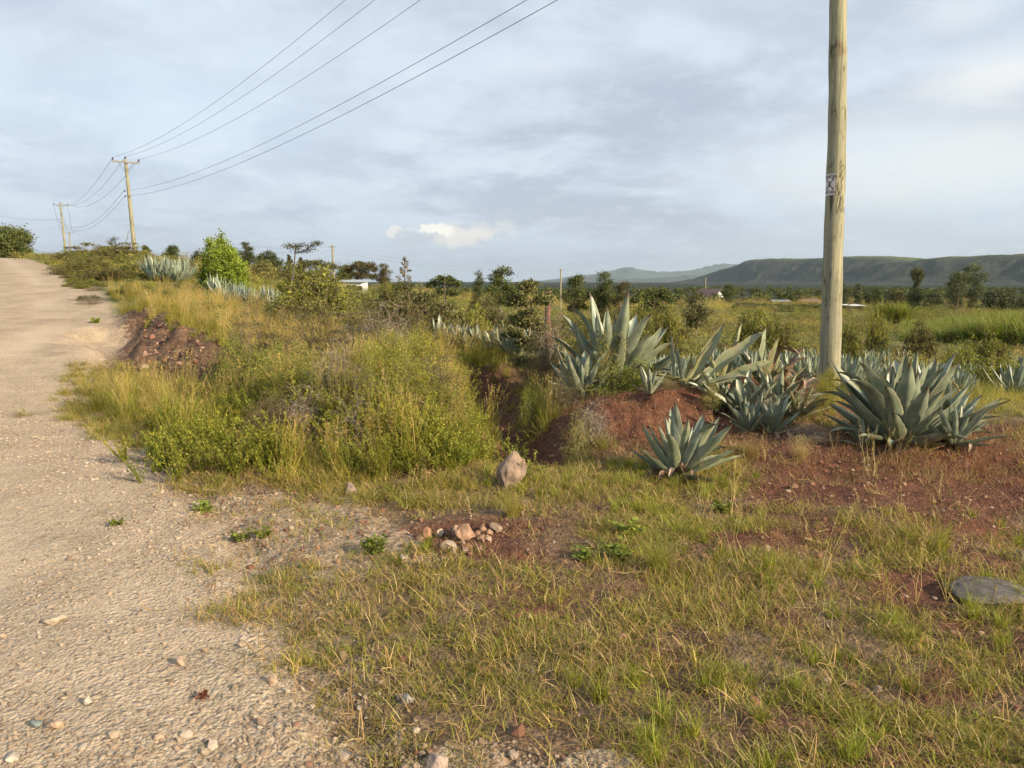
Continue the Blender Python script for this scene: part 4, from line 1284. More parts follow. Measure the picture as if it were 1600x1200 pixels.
# danger plate on the near pole ------------------------------------------
M_PLATE = plain('white_enamel_plate', (.62, .58, .57), .45)
M_INK = plain('dark_print', (.09, .06, .07), .6)
pz = at(1295, 287, Yn - .15)
tt = (pz[2] - zb) / HN
cxp = bx + slope * (pz[2] - zb) + 0.022 * math.sin(tt * 7.3)
rp = .153 + (.080 - .153) * ((pz[2] - zb + .3) / (HN + .3)) + .006
sign = thing('danger_sign', 'small white danger plate nailed to the near pole', 'sign', (cxp, Yn, pz[2]), (0, -slope * 0 + .03, R(-150)))
mb = MB(); na_ = 9; ha = R(34)
aa = np.linspace(-ha, ha, na_); rr_ = rp
V = []
for dr in (0, .004):
    for zz in (-.148, .148):
        V.append(np.stack([np.cos(aa) * (rr_ + dr), np.sin(aa) * (rr_ + dr), np.full(na_, zz)], -1))
V = np.vstack(V); j = np.arange(na_ - 1)
Q = np.concatenate([np.stack([o_ + j, o_ + j + 1, o_ + na_ + j + 1, o_ + na_ + j], -1) for o_ in (0, 2 * na_)] + [np.stack([j, j + 1, 2 * na_ + j + 1, 2 * na_ + j], -1), np.stack([na_ + j, na_ + j + 1, 3 * na_ + j + 1, 3 * na_ + j], -1)])
mb.add(V, [Q]); obj('plate', mb.mesh('plate', [M_PLATE], False), sign)


def wrap(V2):
    """flat drawing (s, z) wrapped on the plate"""
    V2 = np.asarray(V2); a_ = V2[:, 0] / rr_
    r2 = rr_ + .0055
    return np.stack([np.cos(a_) * r2, np.sin(a_) * r2, V2[:, 1]], -1)


def text_part(body, size, z0, nm):
    cu = bpy.data.curves.new('txt', 'FONT'); cu.body = body; cu.size = size; cu.align_x = 'CENTER'; cu.resolution_u = 2; cu.offset = size * .02
    to = bpy.data.objects.new('txt', cu); COL.objects.link(to)
    dg = bpy.context.evaluated_depsgraph_get(); me = bpy.data.meshes.new_from_object(to.evaluated_get(dg))
    bpy.data.objects.remove(to)
    a = np.zeros(len(me.vertices) * 3, np.float32); me.vertices.foreach_get('co', a); a = a.reshape(-1, 3)
    a[:, 0] *= .8
    me.vertices.foreach_set('co', wrap(np.stack([a[:, 0], a[:, 1] + z0], -1)).astype(np.float32).ravel()); me.name = nm
    me.materials.clear(); me.materials.append(M_INK)
    obj('lettering', me, sign)


text_part('DANGER', .062, .088, 'lettering'); text_part('HATARI', .062, -.125, 'lettering')
mb = MB()
for sg in (-1, 1):
    s0 = np.array([-.052 * sg, -.062]); s1 = np.array([.052 * sg, .070]); dd = (s1 - s0) / np.linalg.norm(s1 - s0); nn = np.array([-dd[1], dd[0]]) * .006
    tq = np.linspace(0, 1, 9)[:, None]; Pm = s0 + tq * (s1 - s0)
    V = wrap(np.vstack([Pm - nn, Pm + nn])); j = np.arange(8); mb.add(V, [np.stack([j, j + 1, 9 + j + 1, 9 + j], -1)])
    for e in (s0, s1):
        for o_ in (-.007, .007):
            th = np.arange(8) * math.pi / 4; cir = np.stack([e[0] + nn[0] / .006 * o_ + .009 * np.cos(th), e[1] + nn[1] / .006 * o_ + .009 * np.sin(th)], -1)
            mb.add(wrap(np.vstack([cir, [[e[0] + nn[0] / .006 * o_, e[1] + nn[1] / .006 * o_]]])), [np.stack([np.arange(8), (np.arange(8) + 1) % 8, np.full(8, 8)], -1)])
th = np.arange(12) * math.pi / 6
for cx_, cz_, rx_, rz_ in ((0, .016, .026, .030), (0, -.018, .015, .018)):
    cir = np.stack([cx_ + rx_ * np.cos(th), cz_ + rz_ * np.sin(th)], -1)
    Vw = wrap(np.vstack([cir, [[cx_, cz_]]])); Vw[:, :2] *= 1 + .0008 / rr_
    mb.add(Vw, [np.stack([np.arange(12), (np.arange(12) + 1) % 12, np.full(12, 12)], -1)])
obj('skull_emblem', mb.mesh('skull_emblem', [M_INK]), sign)
mb = MB()
for cx_ in (-.010, .010):
    cir = np.stack([cx_ + .0065 * np.cos(th), .012 + .0075 * np.sin(th)], -1)
    Vw = wrap(np.vstack([cir, [[cx_, .012]]])); Vw[:, :2] *= 1 + .0020 / rr_
    mb.add(Vw, [np.stack([np.arange(12), (np.arange(12) + 1) % 12, np.full(12, 12)], -1)])
obj('eye_socket', mb.mesh('eye_socket', [M_PLATE]), sign)


# ------------------------------------------------------------------ agaves
def agave_mat(name, c_a, c_b, edge, dead=0.0):
    m, k_ = mat(name)
    a = k_.node('ShaderNodeAttribute', attribute_name='st'); s = k_.node('ShaderNodeSeparateXYZ'); k_.l.new(a.outputs['Vector'], s.inputs[0])
    tc_ = k_.node('ShaderNodeTexCoord'); oi = k_.node('ShaderNodeObjectInfo')
    n1 = k_.noise(tc_.outputs['Object'], 6, 5, .6); mp = k_.node('ShaderNodeMapping'); mp.inputs['Scale'].default_value = (30, 3, 30); k_.l.new(tc_.outputs['Object'], mp.inputs[0])
    n2 = k_.noise(mp.outputs[0], 2.0, 4, .6)
    cc = k_.mix(k_.ramp(n1, .3, .7), c_a, c_b)
    cc = k_.mix(k_.math('MULTIPLY', k_.ramp(n2, .45, .7), .35), cc, tuple(v * .7 for v in c_a))
    ed = k_.ramp(k_.math('ABSOLUTE', s.outputs[0]), .86, .97)
    cc = k_.mix(k_.math('MULTIPLY', ed, .7), cc, edge)
    cc = k_.mix(k_.ramp(s.outputs[1], .90, .975), cc, (.09, .055, .035))
    cc = k_.mix(k_.math('MULTIPLY', k_.ramp(s.outputs[1], .28, .02), .5), cc, (.34, .36, .24))
    du = k_.noise(tc_.outputs['Object'], 2.5, 4, .7)
    cc = k_.mix(k_.math('MULTIPLY', k_.ramp(du, .5, .75), .45), cc, (.27, .25, .17))
    w2 = k_.node('ShaderNodeTexWhiteNoise', noise_dimensions='1D'); k_.put(w2.inputs['W'], oi.outputs['Random'])
    cc = k_.mix(k_.math('MULTIPLY', w2.outputs[0], .5), cc, k_.mix(1.0, cc, (1.15, 1.05, .72), 'MULTIPLY'))
    blotch = k_.noise(tc_.outputs['Object'], 11, 5, .7)
    cc = k_.mix(k_.ramp(blotch, .66 - .2 * dead, .76 - .2 * dead, 0, .8), cc, (.24, .17, .11))
    out(k_, princ(k_, cc, .36, .5, bump(k_, n2, .003)))
    return m


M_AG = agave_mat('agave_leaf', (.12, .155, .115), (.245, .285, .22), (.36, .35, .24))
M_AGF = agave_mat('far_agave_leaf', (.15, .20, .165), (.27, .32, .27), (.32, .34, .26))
M_AGY = agave_mat('tired_agave_leaf', (.15, .175, .085), (.25, .26, .14), (.33, .27, .15), .6)
M_AGD = agave_mat('dead_agave_leaf', (.17, .10, .085), (.30, .21, .15), (.36, .27, .17), 1.0)


def leaf_mesh(nm, L, W, bend, thick=0.02, nl=13, nw=6, m_=None, droop=0.0, wav=0.0, fold=0.0, closed=True):
    """one agave blade along +Y rising by its bend; bend>0 curves upward, droop bends the end down"""
    t = np.linspace(0, 1, nl)
    # outline: narrow neck, widest at 45%, long taper to the spine
    wd = W / 2 * np.interp(t, [0, .08, .25, .45, .65, .82, .93, 1], [.72, .66, .85, 1.0, .86, .55, .24, .0])
    wd = wd * (1 + (rng.uniform(-.05, .05, nl) if nl > 10 else 0))
    ang = bend * t ** 1.2 - droop * np.clip((t - .45) / .55, 0, 1) ** 1.5
    if fold: ang = ang - fold * (t > .58)
    dy = np.cos(ang); dz = np.sin(ang)
    yy = np.concatenate([[0], np.cumsum(dy[:-1])]) * L / (nl - 1); zz = np.concatenate([[0], np.cumsum(dz[:-1])]) * L / (nl - 1)
    u = np.linspace(-1, 1, nw)
    gut = 0.62 * (1 - .5 * t) + .08
    V = []
    for lay_ in (0, 1):
        x_ = u[None] * wd[:, None]
        up = (np.abs(u)[None] ** 1.6) * wd[:, None] * gut[:, None]
        if wav: up = up + wav * np.sin(t * 17)[:, None] * (np.abs(u) ** 2)[None] * W
        th_ = (1 - np.abs(u)[None] ** 2) * thick * np.interp(t, [0, .3, 1], [1.5, 1, .15])[:, None] * lay_
        nrm = np.stack([-np.sin(ang), np.cos(ang)], -1)  # (y,z)
        off = up - th_
        V.append(np.stack([x_, yy[:, None] + off * nrm[:, :1], zz[:, None] + off * nrm[:, 1:]], -1))
    V = np.stack(V).reshape(-1, 3)
    i = np.arange(nl - 1)[:, None] * nw; j = np.arange(nw - 1)[None]
    q = np.stack([i + j, i + j + 1, i + nw + j + 1, i + nw + j], -1).reshape(-1, 4)
    fs = [q]
    uv = np.stack([np.tile(u, nl), np.repeat(t, nw)], -1)
    if closed:
        fs = [np.vstack([q, q[:, ::-1] + nl * nw])]; uv = np.vstack([uv, uv])
    else:
        V = V[:nl * nw]
    return mesh(nm, V, fs, [m_ or M_AG], None, uv, smooth=True)


def leafset(m_, nl=21, nw=6, closed=True, W=.2):
    # unit length leaves of rising curvature
    return [leaf_mesh('leaf', 1.0, W * rng.uniform(.9, 1.12), b_, .035, nl, nw, m_, d_, .03, 0, closed) for b_, d_ in ((.55, .0), (.45, .1), (.35, .15), (.6, .35), (.3, .55), (.15, .2), (.5, .9), (.25, .0), (.65, .0), (.4, 1.3))]


LF = leafset(M_AG)
LFM = leafset(M_AG, 8, 4)
LFY = leafset(M_AGY, W=.15)
LFD = [leaf_mesh('leaf', 1.0, .17, b_, .012, 14, 6, M_AGD, d_, .12, f_) for b_, d_, f_ in ((.3, 1.4, 0), (.1, .9, 1.2), (.5, 1.8, 0), (.2, .4, 1.9))]


def agave(label, loc, L, nleaves=38, lean=(0, 0), lfs=None, inner=8, outer=72, rz=0.0, group=None, dead=0, wmul=1.0, name='agave', lvar=.2, dead_set=None):
    """rosette: each leaf its own part; inner leaves stand up, outer spread out"""
    lfs = lfs or LF
    o = thing(name, label, 'agave', tuple(loc), (lean[0], lean[1], rz), 1.0, group)
    for i in range(nleaves):
        f = i / max(nleaves - 1, 1)              # 0 inner .. 1 outer
        a_ = i * 2.39996 + rng.normal(0, .12)
        tilt = R(inner + (outer - inner) * f ** .85 + rng.normal(0, 6.5))      # from vertical
        pitch = math.pi / 2 - tilt
        ll = L * (.62 + .42 * math.sin(math.pi * min(f * .8 + .15, 1))) * (1 + rng.uniform(-lvar, lvar)); wj = rng.uniform(.72, 1.12)
        b_ = lfs[rng.integers(0, len(lfs))]
        rad = L * (.015 + .06 * f)
        # leaf is built along +Y: pitch it up about X then turn about Z ; the hollow side faces the heart
        e = (Matrix.Rotation(a_, 4, 'Z') @ Matrix.Rotation(pitch - .12, 4, 'X') @ Matrix.Rotation(rng.normal(0, .10), 4, 'Y')).to_euler()
        c0 = (-math.sin(a_) * rad, math.cos(a_) * rad, L * (.13 * (1 - f)) + .01)
        lf = obj('leaf', b_, o, c0, e, (ll * wmul * wj, ll, ll))
    for i in range(dead):
        a_ = rng.uniform(0, 6.28)
        e = (Matrix.Rotation(a_, 4, 'Z') @ Matrix.Rotation(rng.uniform(-.5, .15), 4, 'X')).to_euler()
        ll = L * rng.uniform(.45, .75)
        obj('leaf', LFD[rng.integers(0, len(LFD))], o, (-math.sin(a_) * .05, math.cos(a_) * .05, .04), e, (ll, ll, ll))['label'] = 'dry brown leaf'
    return o


def gpt(px, Yd, dz=0.0):
    x_ = (px - 800) / F * Yd
    return (x_, Yd, Hs(x_, Yd) + dz)


def on(px, Yd, dz=0.0):
    """ground point seen in column px at depth Yd (column of a point near the ground)"""
    x_ = at(px, 600, Yd)[0]
    return (x_, Yd, Hs(x_, Yd) + dz)


agave('large blue green agave with broad upright leaves right of the pole', on(1412, 7.15, -.03), .80, 70, (R(-2), R(3)), inner=4, outer=82, dead=22, rz=.6, wmul=1.05)
agave('dark spiky agave crouching low at the right of the large agave', on(1497, 6.8), .38, 24, (R(0), R(22)), inner=10, outer=85, dead=5, rz=.3, wmul=.8)
agave('agave with long thin leaves reaching right behind the large agave', on(1475, 7.3, .0), .55, 20, (R(-6), R(38)), inner=10, outer=60, rz=.1, wmul=.8)
agave('small agave shoot at the left foot of the large agave', on(1352, 7.1), .22, 10, (R(0), R(-20)), inner=15, outer=75, rz=.9)
agave('big fan shaped agave with a shrub growing in front of it', on(955, 10.0, .14), 1.12, 44, (R(4), R(3)), inner=5, outer=70, dead=16, rz=1.0, wmul=.95)
agave('mid sized agave just left in front of the fan shaped one', on(910, 9.4, .12), .62, 30, (R(0), R(-3)), inner=6, outer=66, rz=.4, wmul=.95)
agave('agave leaning right over its dry stump in front of the red heap', on(1062, 6.2, .0), .54, 34, (R(-6), R(26)), inner=5, outer=80, dead=20, rz=.5, wmul=1.0)
agave('little agave pup alone on the red heap', on(1016, 8.3, .0), .27, 13, (0, 0), inner=8, outer=60, rz=.2, wmul=.95)
agave('small upright agave left of the pair below the wilted leaves', on(1172, 7.75), .36, 16, (0, R(-4)), inner=8, outer=62, rz=.2, dead=3, wmul=.9)
agave('small upright agave right of the pair below the wilted leaves', on(1212, 7.7), .38, 18, (0, R(8)), inner=8, outer=65, rz=1.2, dead=3, wmul=.9)
# wilted group on the bank
w1 = agave('wilted agave at the left end of the bank with one dark upright leaf', on(1068, 9.0, .02), .42, 9, (R(0), R(20)), LFY, 12, 75, rz=.3, dead=12, wmul=1.0, lvar=.3)
w2 = agave('wilted agave with long yellow green leaves crossing the bank', on(1125, 9.0, .05), .45, 8, (R(5), R(30)), LFY, 25, 80, rz=2.0, dead=22, wmul=1.1, lvar=.3)
w3 = agave('wilted agave with purplish broken leaves left of the pole', on(1200, 9.1, .08), .48, 9, (R(0), R(10)), LFY, 18, 80, rz=.8, dead=24, wmul=1.1, lvar=.3)
w4 = agave('collapsed dark agave between the wilted leaves and the pole', on(1246, 9.2, .06), .46, 9, (R(0), R(14)), LFD, 30, 85, rz=.8, dead=30, wmul=1.0, lvar=.3)
M_AGP = agave_mat('purple_agave_leaf', (.15, .10, .075), (.24, .16, .10), (.33, .27, .17), .7)
LFP = [leaf_mesh('leaf', 1.0, .25, b_, .03, 16, 6, M_AGP, d_, .08, f_) for b_, d_, f_ in ((.2, .2, 1.5), (.3, .9, 0))]
LFS = [leaf_mesh('leaf', 1.0, .17, b_, .03, 18, 6, M_AGY, d_, .06, 0) for b_, d_ in ((.1, .15), (.3, .0), (.0, .5), (.2, .8))]
LFG = [leaf_mesh('leaf', 1.0, .2, b_, .03, 18, 6, M_AG, d_, .04, 0) for b_, d_ in ((.1, .0), (.3, .1))]


def long_leaf(root, bpx, tpx, Yb, dy, me_, wm=1.0, roll=0.0):
    a = at(bpx[0], bpx[1], Yb); b = at(tpx[0], tpx[1], Yb + dy)
    d = Vector(b - a); L = d.length; d.normalize()
    q = d.to_track_quat('Y', 'Z').to_matrix().to_4x4() @ Matrix.Rotation(roll, 4, 'Y')
    m4 = Matrix.Translation(Vector(a)) @ q @ Matrix.Diagonal((L * wm, L, L, 1))
    o = obj('leaf', me_, root)
    rm = Matrix.Translation(root.location) @ root.rotation_euler.to_matrix().to_4x4()
    o.matrix_basis = rm.inverted() @ m4


long_leaf(w1, (1053, 592), (1046, 520), 8.9, .05, LFG[0], .9, .5)
long_leaf(w1, (1066, 592), (1050, 540), 8.8, -.1, LFG[1], .9, -.3)
long_leaf(w1, (1082, 590), (1136, 508), 9.0, .1, LFS[1], 1.1, .7)
long_leaf(w1, (1078, 590), (1112, 528), 8.9, -.1, LFS[2], 1.1, .3)
long_leaf(w1, (1070, 594), (1008, 585), 8.9, -.2, LFS[0], 1.0, 0)
long_leaf(w2, (1090, 600), (1200, 516), 8.9, .15, LFS[0], 1.0, .5)
long_leaf(w2, (1100, 594), (1166, 540), 9.0, .3, LFS[1], 1.1, .2)
long_leaf(w2, (1128, 596), (1172, 505), 9.1, .2, LFS[1], .8, -.6)
long_leaf(w2, (1120, 600), (1210, 560), 8.8, -.1, LFS[2], 1.1, .9)
long_leaf(w2, (1095, 602), (1170, 585), 8.7, -.2, LFS[3], 1.1, .4)
long_leaf(w3, (1188, 588), (1200, 510), 9.0, -.05, LFG[0], 1.6, .2)
long_leaf(w3, (1196, 590), (1240, 512), 9.0, -.1, LFP[0], 1.3, -.4)
long_leaf(w3, (1192, 594), (1226, 528), 8.9, -.2, LFS[1], 1.3, .2)
long_leaf(w3, (1182, 592), (1150, 530), 9.1, .1, LFS[2], 1.2, -.2)
long_leaf(w3, (1210, 592), (1262, 556), 9.0, -.1, LFP[1], 1.1, .1)
long_leaf(w4, (1228, 590), (1258, 540), 9.1, -.1, LFP[1], 1.2, .5)
long_leaf(w4, (1235, 600), (1275, 580), 9.0, -.2, LFD[0], 1.2, .2)
long_leaf(w4, (1222, 604), (1240, 560), 8.9, -.2, LFP[0], .9, .2)
long_leaf(w4, (1236, 606), (1205, 580), 8.9, -.2, LFD[1], 1.2, .2)
agave('dark green agave lying low on the heap under the long leaves', on(1128, 8.75, .0), .42, 24, (R(10), R(-12)), LF, 25, 98, rz=1.1, dead=14, wmul=.9, lvar=.3)
agave('dark green agave tipped forward below the purplish leaves', on(1214, 8.6, .02), .46, 26, (R(14), R(6)), LF, 20, 98, rz=2.1, dead=16, wmul=.9, lvar=.3)
agave('half dried agave at the right foot of the wilted group', on(1248, 8.5, .0), .38, 16, (R(8), R(16)), LFY, 20, 95, rz=.4, dead=22, wmul=1.0, lvar=.3)
agave('low green agave sprawling over the bank below the wilted leaves', on(1165, 8.5, .0), .50, 26, (R(8), R(-6)), LF, 25, 92, rz=.1, dead=8, wmul=.95, lvar=.3)

# row of agaves going away behind the ditch
row = [(690, 16.5, .66), (706, 16, .62), (722, 15.2, .6), (738, 14.8, .58), (756, 14.3, .62), (772, 14, .58), (792, 13.2, .66), (806, 12.6, .58), (820, 14.8, .5)]
for q, (px, Yd, L) in enumerate(row):
    agave('grey green agave in the row behind the ditch', on(px, Yd), L, 20, (0, R(rng.uniform(-8, 8))), LFM, 8, 62, rz=rng.uniform(0, 6), group='agaves in the row behind the ditch')

# simpler far rosettes, one mesh each
def rosette(nm, nleaf, outer, m_=None, W=.11):
    vs = []; qs = []; uvs = []; off = 0
    for i in range(nleaf):
        f = i / (nleaf - 1); a_ = i * 2.39996 + rng.normal(0, .15); tilt = R(6 + (outer - 6) * f ** .9 + rng.normal(0, 4))
        nl = 6; t = np.linspace(0, 1, nl); L_ = (.75 + .3 * math.sin(math.pi * min(f * .8 + .2, 1))) * rng.uniform(.85, 1.1)
        wd = W / 2 * np.interp(t, [0, .3, .5, .8, 1], [.7, .95, 1, .55, 0])
        an = math.pi / 2 - tilt + .35 * t
        yy = np.concatenate([[0], np.cumsum(np.cos(an[:-1]))]) * L_ / (nl - 1) + .04 * f; zz = np.concatenate([[0], np.cumsum(np.sin(an[:-1]))]) * L_ / (nl - 1)
        V = np.stack([np.stack([s_ * wd, yy + (abs(s_) * .4) * wd * -np.sin(an), zz + (abs(s_) * .4) * wd * np.cos(an)], -1) for s_ in (-1, 0, 1)], 1).reshape(-1, 3)
        ca, sa = math.cos(a_), math.sin(a_)
        V = V @ np.array([[ca, sa, 0], [-sa, ca, 0], [0, 0, 1]])
        i_ = np.arange(nl - 1)[:, None] * 3; j_ = np.arange(2)[None]
        qs.append(np.stack([i_ + j_, i_ + j_ + 1, i_ + 3 + j_ + 1, i_ + 3 + j_], -1).reshape(-1, 4) + off)
        vs.append(V); uvs.append(np.stack([np.tile([-.8, 0, .8], nl), np.repeat(t * .9, 3)], -1)); off += len(V)
    return mesh(nm, np.vstack(vs), [np.vstack(qs)], [m_ or M_AGF], None, np.vstack(uvs), smooth=True)


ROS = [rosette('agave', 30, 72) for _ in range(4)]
ROSN = [rosette('agave', 30, 72, M_AG) for _ in range(3)]


def agave_patch(label, group, items, protos=ROS):
    for (px, Yd, L) in items:
        p = on(px, Yd)
        tag(obj('agave', protos[rng.integers(0, len(protos))], None, p, (rng.normal(0, .06), rng.normal(0, .06), rng.uniform(0, 6.28)), L * rng.uniform(.9, 1.1)), label, 'agave', group)


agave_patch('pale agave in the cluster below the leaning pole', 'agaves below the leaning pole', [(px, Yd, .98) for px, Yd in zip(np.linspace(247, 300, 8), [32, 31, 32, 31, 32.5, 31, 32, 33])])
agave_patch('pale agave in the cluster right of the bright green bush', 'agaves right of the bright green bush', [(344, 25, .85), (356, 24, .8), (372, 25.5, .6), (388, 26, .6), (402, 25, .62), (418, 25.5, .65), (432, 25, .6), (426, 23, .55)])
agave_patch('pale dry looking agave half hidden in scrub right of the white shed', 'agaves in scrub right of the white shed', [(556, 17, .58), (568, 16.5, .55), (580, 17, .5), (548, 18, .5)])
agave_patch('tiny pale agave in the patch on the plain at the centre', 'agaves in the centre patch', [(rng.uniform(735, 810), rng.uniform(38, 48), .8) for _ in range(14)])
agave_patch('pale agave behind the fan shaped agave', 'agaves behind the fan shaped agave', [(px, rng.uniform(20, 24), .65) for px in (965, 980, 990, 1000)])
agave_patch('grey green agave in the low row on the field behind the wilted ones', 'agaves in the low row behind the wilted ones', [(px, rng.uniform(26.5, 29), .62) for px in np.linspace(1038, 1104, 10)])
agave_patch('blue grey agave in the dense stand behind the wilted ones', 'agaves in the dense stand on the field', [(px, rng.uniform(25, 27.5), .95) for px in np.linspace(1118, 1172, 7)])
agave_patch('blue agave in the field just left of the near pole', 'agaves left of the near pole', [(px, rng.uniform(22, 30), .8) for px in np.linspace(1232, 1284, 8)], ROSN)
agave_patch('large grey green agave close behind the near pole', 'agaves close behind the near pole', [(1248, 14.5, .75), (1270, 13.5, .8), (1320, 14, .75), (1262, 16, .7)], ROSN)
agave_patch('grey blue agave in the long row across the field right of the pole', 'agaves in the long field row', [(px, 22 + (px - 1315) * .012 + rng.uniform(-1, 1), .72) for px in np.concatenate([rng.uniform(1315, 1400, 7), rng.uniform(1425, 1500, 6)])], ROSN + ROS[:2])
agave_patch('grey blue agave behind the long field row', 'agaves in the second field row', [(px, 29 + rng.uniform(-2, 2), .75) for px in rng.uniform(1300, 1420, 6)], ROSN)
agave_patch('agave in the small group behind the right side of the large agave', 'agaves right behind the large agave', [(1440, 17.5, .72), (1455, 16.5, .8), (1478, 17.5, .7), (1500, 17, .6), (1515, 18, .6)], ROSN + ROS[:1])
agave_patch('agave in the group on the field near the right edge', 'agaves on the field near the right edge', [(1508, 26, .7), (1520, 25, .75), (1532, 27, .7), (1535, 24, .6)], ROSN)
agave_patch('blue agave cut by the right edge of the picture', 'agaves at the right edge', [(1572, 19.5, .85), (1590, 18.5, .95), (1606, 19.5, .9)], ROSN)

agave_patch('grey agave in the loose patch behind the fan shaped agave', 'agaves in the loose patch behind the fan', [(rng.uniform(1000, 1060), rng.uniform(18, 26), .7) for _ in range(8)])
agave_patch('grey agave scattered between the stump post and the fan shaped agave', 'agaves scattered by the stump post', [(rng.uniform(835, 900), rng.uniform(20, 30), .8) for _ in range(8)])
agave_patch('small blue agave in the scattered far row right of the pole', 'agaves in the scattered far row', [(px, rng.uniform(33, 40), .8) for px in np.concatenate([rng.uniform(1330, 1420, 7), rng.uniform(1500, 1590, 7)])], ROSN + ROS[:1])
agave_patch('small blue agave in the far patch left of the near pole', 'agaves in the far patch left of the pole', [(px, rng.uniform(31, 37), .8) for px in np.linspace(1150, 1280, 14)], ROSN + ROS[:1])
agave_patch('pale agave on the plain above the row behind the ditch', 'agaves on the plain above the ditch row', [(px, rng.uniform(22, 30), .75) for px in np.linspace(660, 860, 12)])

# ------------------------------------------------------------------ shrubs on the bank and near the agaves
bush('thorn_bush', 'grey green thorn bush overhanging the dark hollow on the bank', 'bush', near_thorn[0], 395, 11.3, 470, 150)
bush('thorn_bush', 'widest thorn bush on top of the grassy bank', 'bush', near_thorn[1], 480, 11.0, 458, 165)
bush('thorn_bush', 'thorn bush at the right shoulder of the bank', 'bush', near_thorn[2], 560, 10.6, 474, 130)
bush('thorn_bush', 'thorn bush at the back right of the bank above the agave row', 'bush', near_thorn[0], 640, 12.5, 478, 120)
bush('leafy_shrub', 'dark green leafy shrub spreading in front of the hollow', 'bush', near_green[0], 372, 10.0, 528, 140)
bush('leafy_shrub', 'mid green leafy shrub left of the yellow one', 'bush', near_green[1], 445, 9.2, 536, 130)
bush('leafy_shrub', 'yellow green leafy shrub in front of the bank', 'bush', near_leafy[0], 428, 8.3, 566, 100)
bush('leafy_shrub', 'bright yellow leafy shrub in the middle of the bank', 'bush', near_leafy[1], 560, 8.6, 538, 110)
bush('leafy_shrub', 'small green leafy shrub below the yellow one on the bank', 'bush', near_green[0], 520, 7.9, 585, 110)
bush('leafy_shrub', 'yellow leafy shrub at the right crest of the bank', 'bush', near_leafy[0], 655, 9.2, 512, 110)
bush('leafy_shrub', 'pale yellow leafy shrub on the right flank of the bank', 'bush', near_leafy[1], 690, 7.6, 600, 100)
bush('dead_shrub', 'grey leafless thorny shrub left on the front of the bank', 'bush', near_dead[0], 478, 6.85, 600, 80)
bush('dead_shrub', 'brown leafless thorny shrub right on the front of the bank', 'bush', near_dead[1], 545, 6.65, 612, 105)
bush('dead_shrub', 'grey leafless twigs among the grass in the upper bank', 'bush', near_dead[0], 600, 10.2, 470, 90)
bush('dead_shrub', 'small pale dead shrub at the gravel edge of the bank', 'bush', near_dead[1], 370, 6.5, 700, 50)
bush('dead_shrub', 'dark tangled twigs on the left side of the red heap', 'bush', near_dead[0], 925, 7.4, 625, 90)
bush('leafy_shrub', 'thin leaved shrub growing on the left side of the red heap', 'bush', near_sparse[1], 905, 7.1, 635, 65)
bush('leafy_shrub', 'olive shrub growing in front of the fan shaped agave', 'bush', near_sparse[0], 950, 9.35, 508, 85)
bush('thorn_bush', 'low olive bush under the fan shaped agave', 'bush', near_green[1], 985, 9.2, 562, 120)
bush('thorn_bush', 'low dark bush left of the mid sized agave', 'bush', near_thorn[2], 850, 10.5, 540, 90)
bush('climbing_weed', 'yellow green weed climbing at the foot of the near pole', 'weed', near_leafy[0], 1291, 8.7, 578, 50)
bush('thorn_bush', 'dark tangled low bush behind the foot of the near pole', 'bush', near_thorn[1], 1300, 11.9, 560, 90)
bush('dead_shrub', 'brown dry tangle between the collapsed agave and the pole', 'bush', near_dead[0], 1262, 9.3, 590, 70)
bush('dead_shrub', 'low grey tangled dry shrub between the small agaves and the large one', 'bush', near_dead[1], 1262, 7.25, 668, 95)
bush('thorn_bush', 'dark green weed bush hiding the foot of the near pole', 'bush', near_green[0], 1298, 10.5, 574, 60)
bush('thorn_bush', 'low thorny bush between the left wilted leaves and the pup', 'bush', near_thorn[0], 1042, 8.7, 592, 60)
bush('leafy_shrub', 'thin weed growing through the sprawling agaves', 'bush', near_sparse[0], 1112, 8.4, 590, 50)
bush('dead_shrub', 'dry twigs tangled between the sprawling agaves', 'bush', near_dead[1], 1188, 8.2, 605, 60)
bush('thorn_bush', 'dark low bush right of the wilted group', 'bush', near_thorn[2], 1258, 8.4, 612, 55)
bush('dead_shrub', 'dark dry twigs under the left leaves of the large agave', 'bush', near_dead[0], 1335, 8.0, 650, 70)
for q in range(44):
    f = rng.uniform(); gy = 6.9 + 5.4 * f; gx = -2.55 + rng.uniform(0, 2.0) - .25 * f * 2
    px = 800 + F * gx / (gy * math.cos(PITCH) - 0.0) * .985
    kd = rng.integers(0, 5)
    pr = [near_leafy[0], near_green[1], near_thorn[q % 3], near_sparse[0], near_dead[q % 2]][kd]
    nm, lb, gr_ = [('leafy_shrub', 'yellow leaved shrub among the mixed growth of the bank', 'yellow shrubs in the bank'), ('leafy_shrub', 'green leaved low shrub among the mixed growth of the bank', 'green shrubs in the bank'),
              ('thorn_bush', 'small olive thorn bush among the mixed growth of the bank', 'thorn bushes in the bank'), ('leafy_shrub', 'thin stemmed shrub among the mixed growth of the bank', 'thin shrubs in the bank'),
              ('dead_shrub', 'small leafless grey shrub among the mixed growth of the bank', 'leafless shrubs in the bank')][kd]
    hz_ = rng.uniform(.38, .74)
    zt_ = Hs(gx, gy) + hz_
    top = 600 - F * ((zt_ - EYE) * math.cos(PITCH) + gy * math.sin(PITCH)) / (gy * math.cos(PITCH) - (zt_ - EYE) * math.sin(PITCH))
    bush(nm, lb, 'bush', pr, px, gy, top, rng.uniform(.5, .85) / gy * F, gr_)
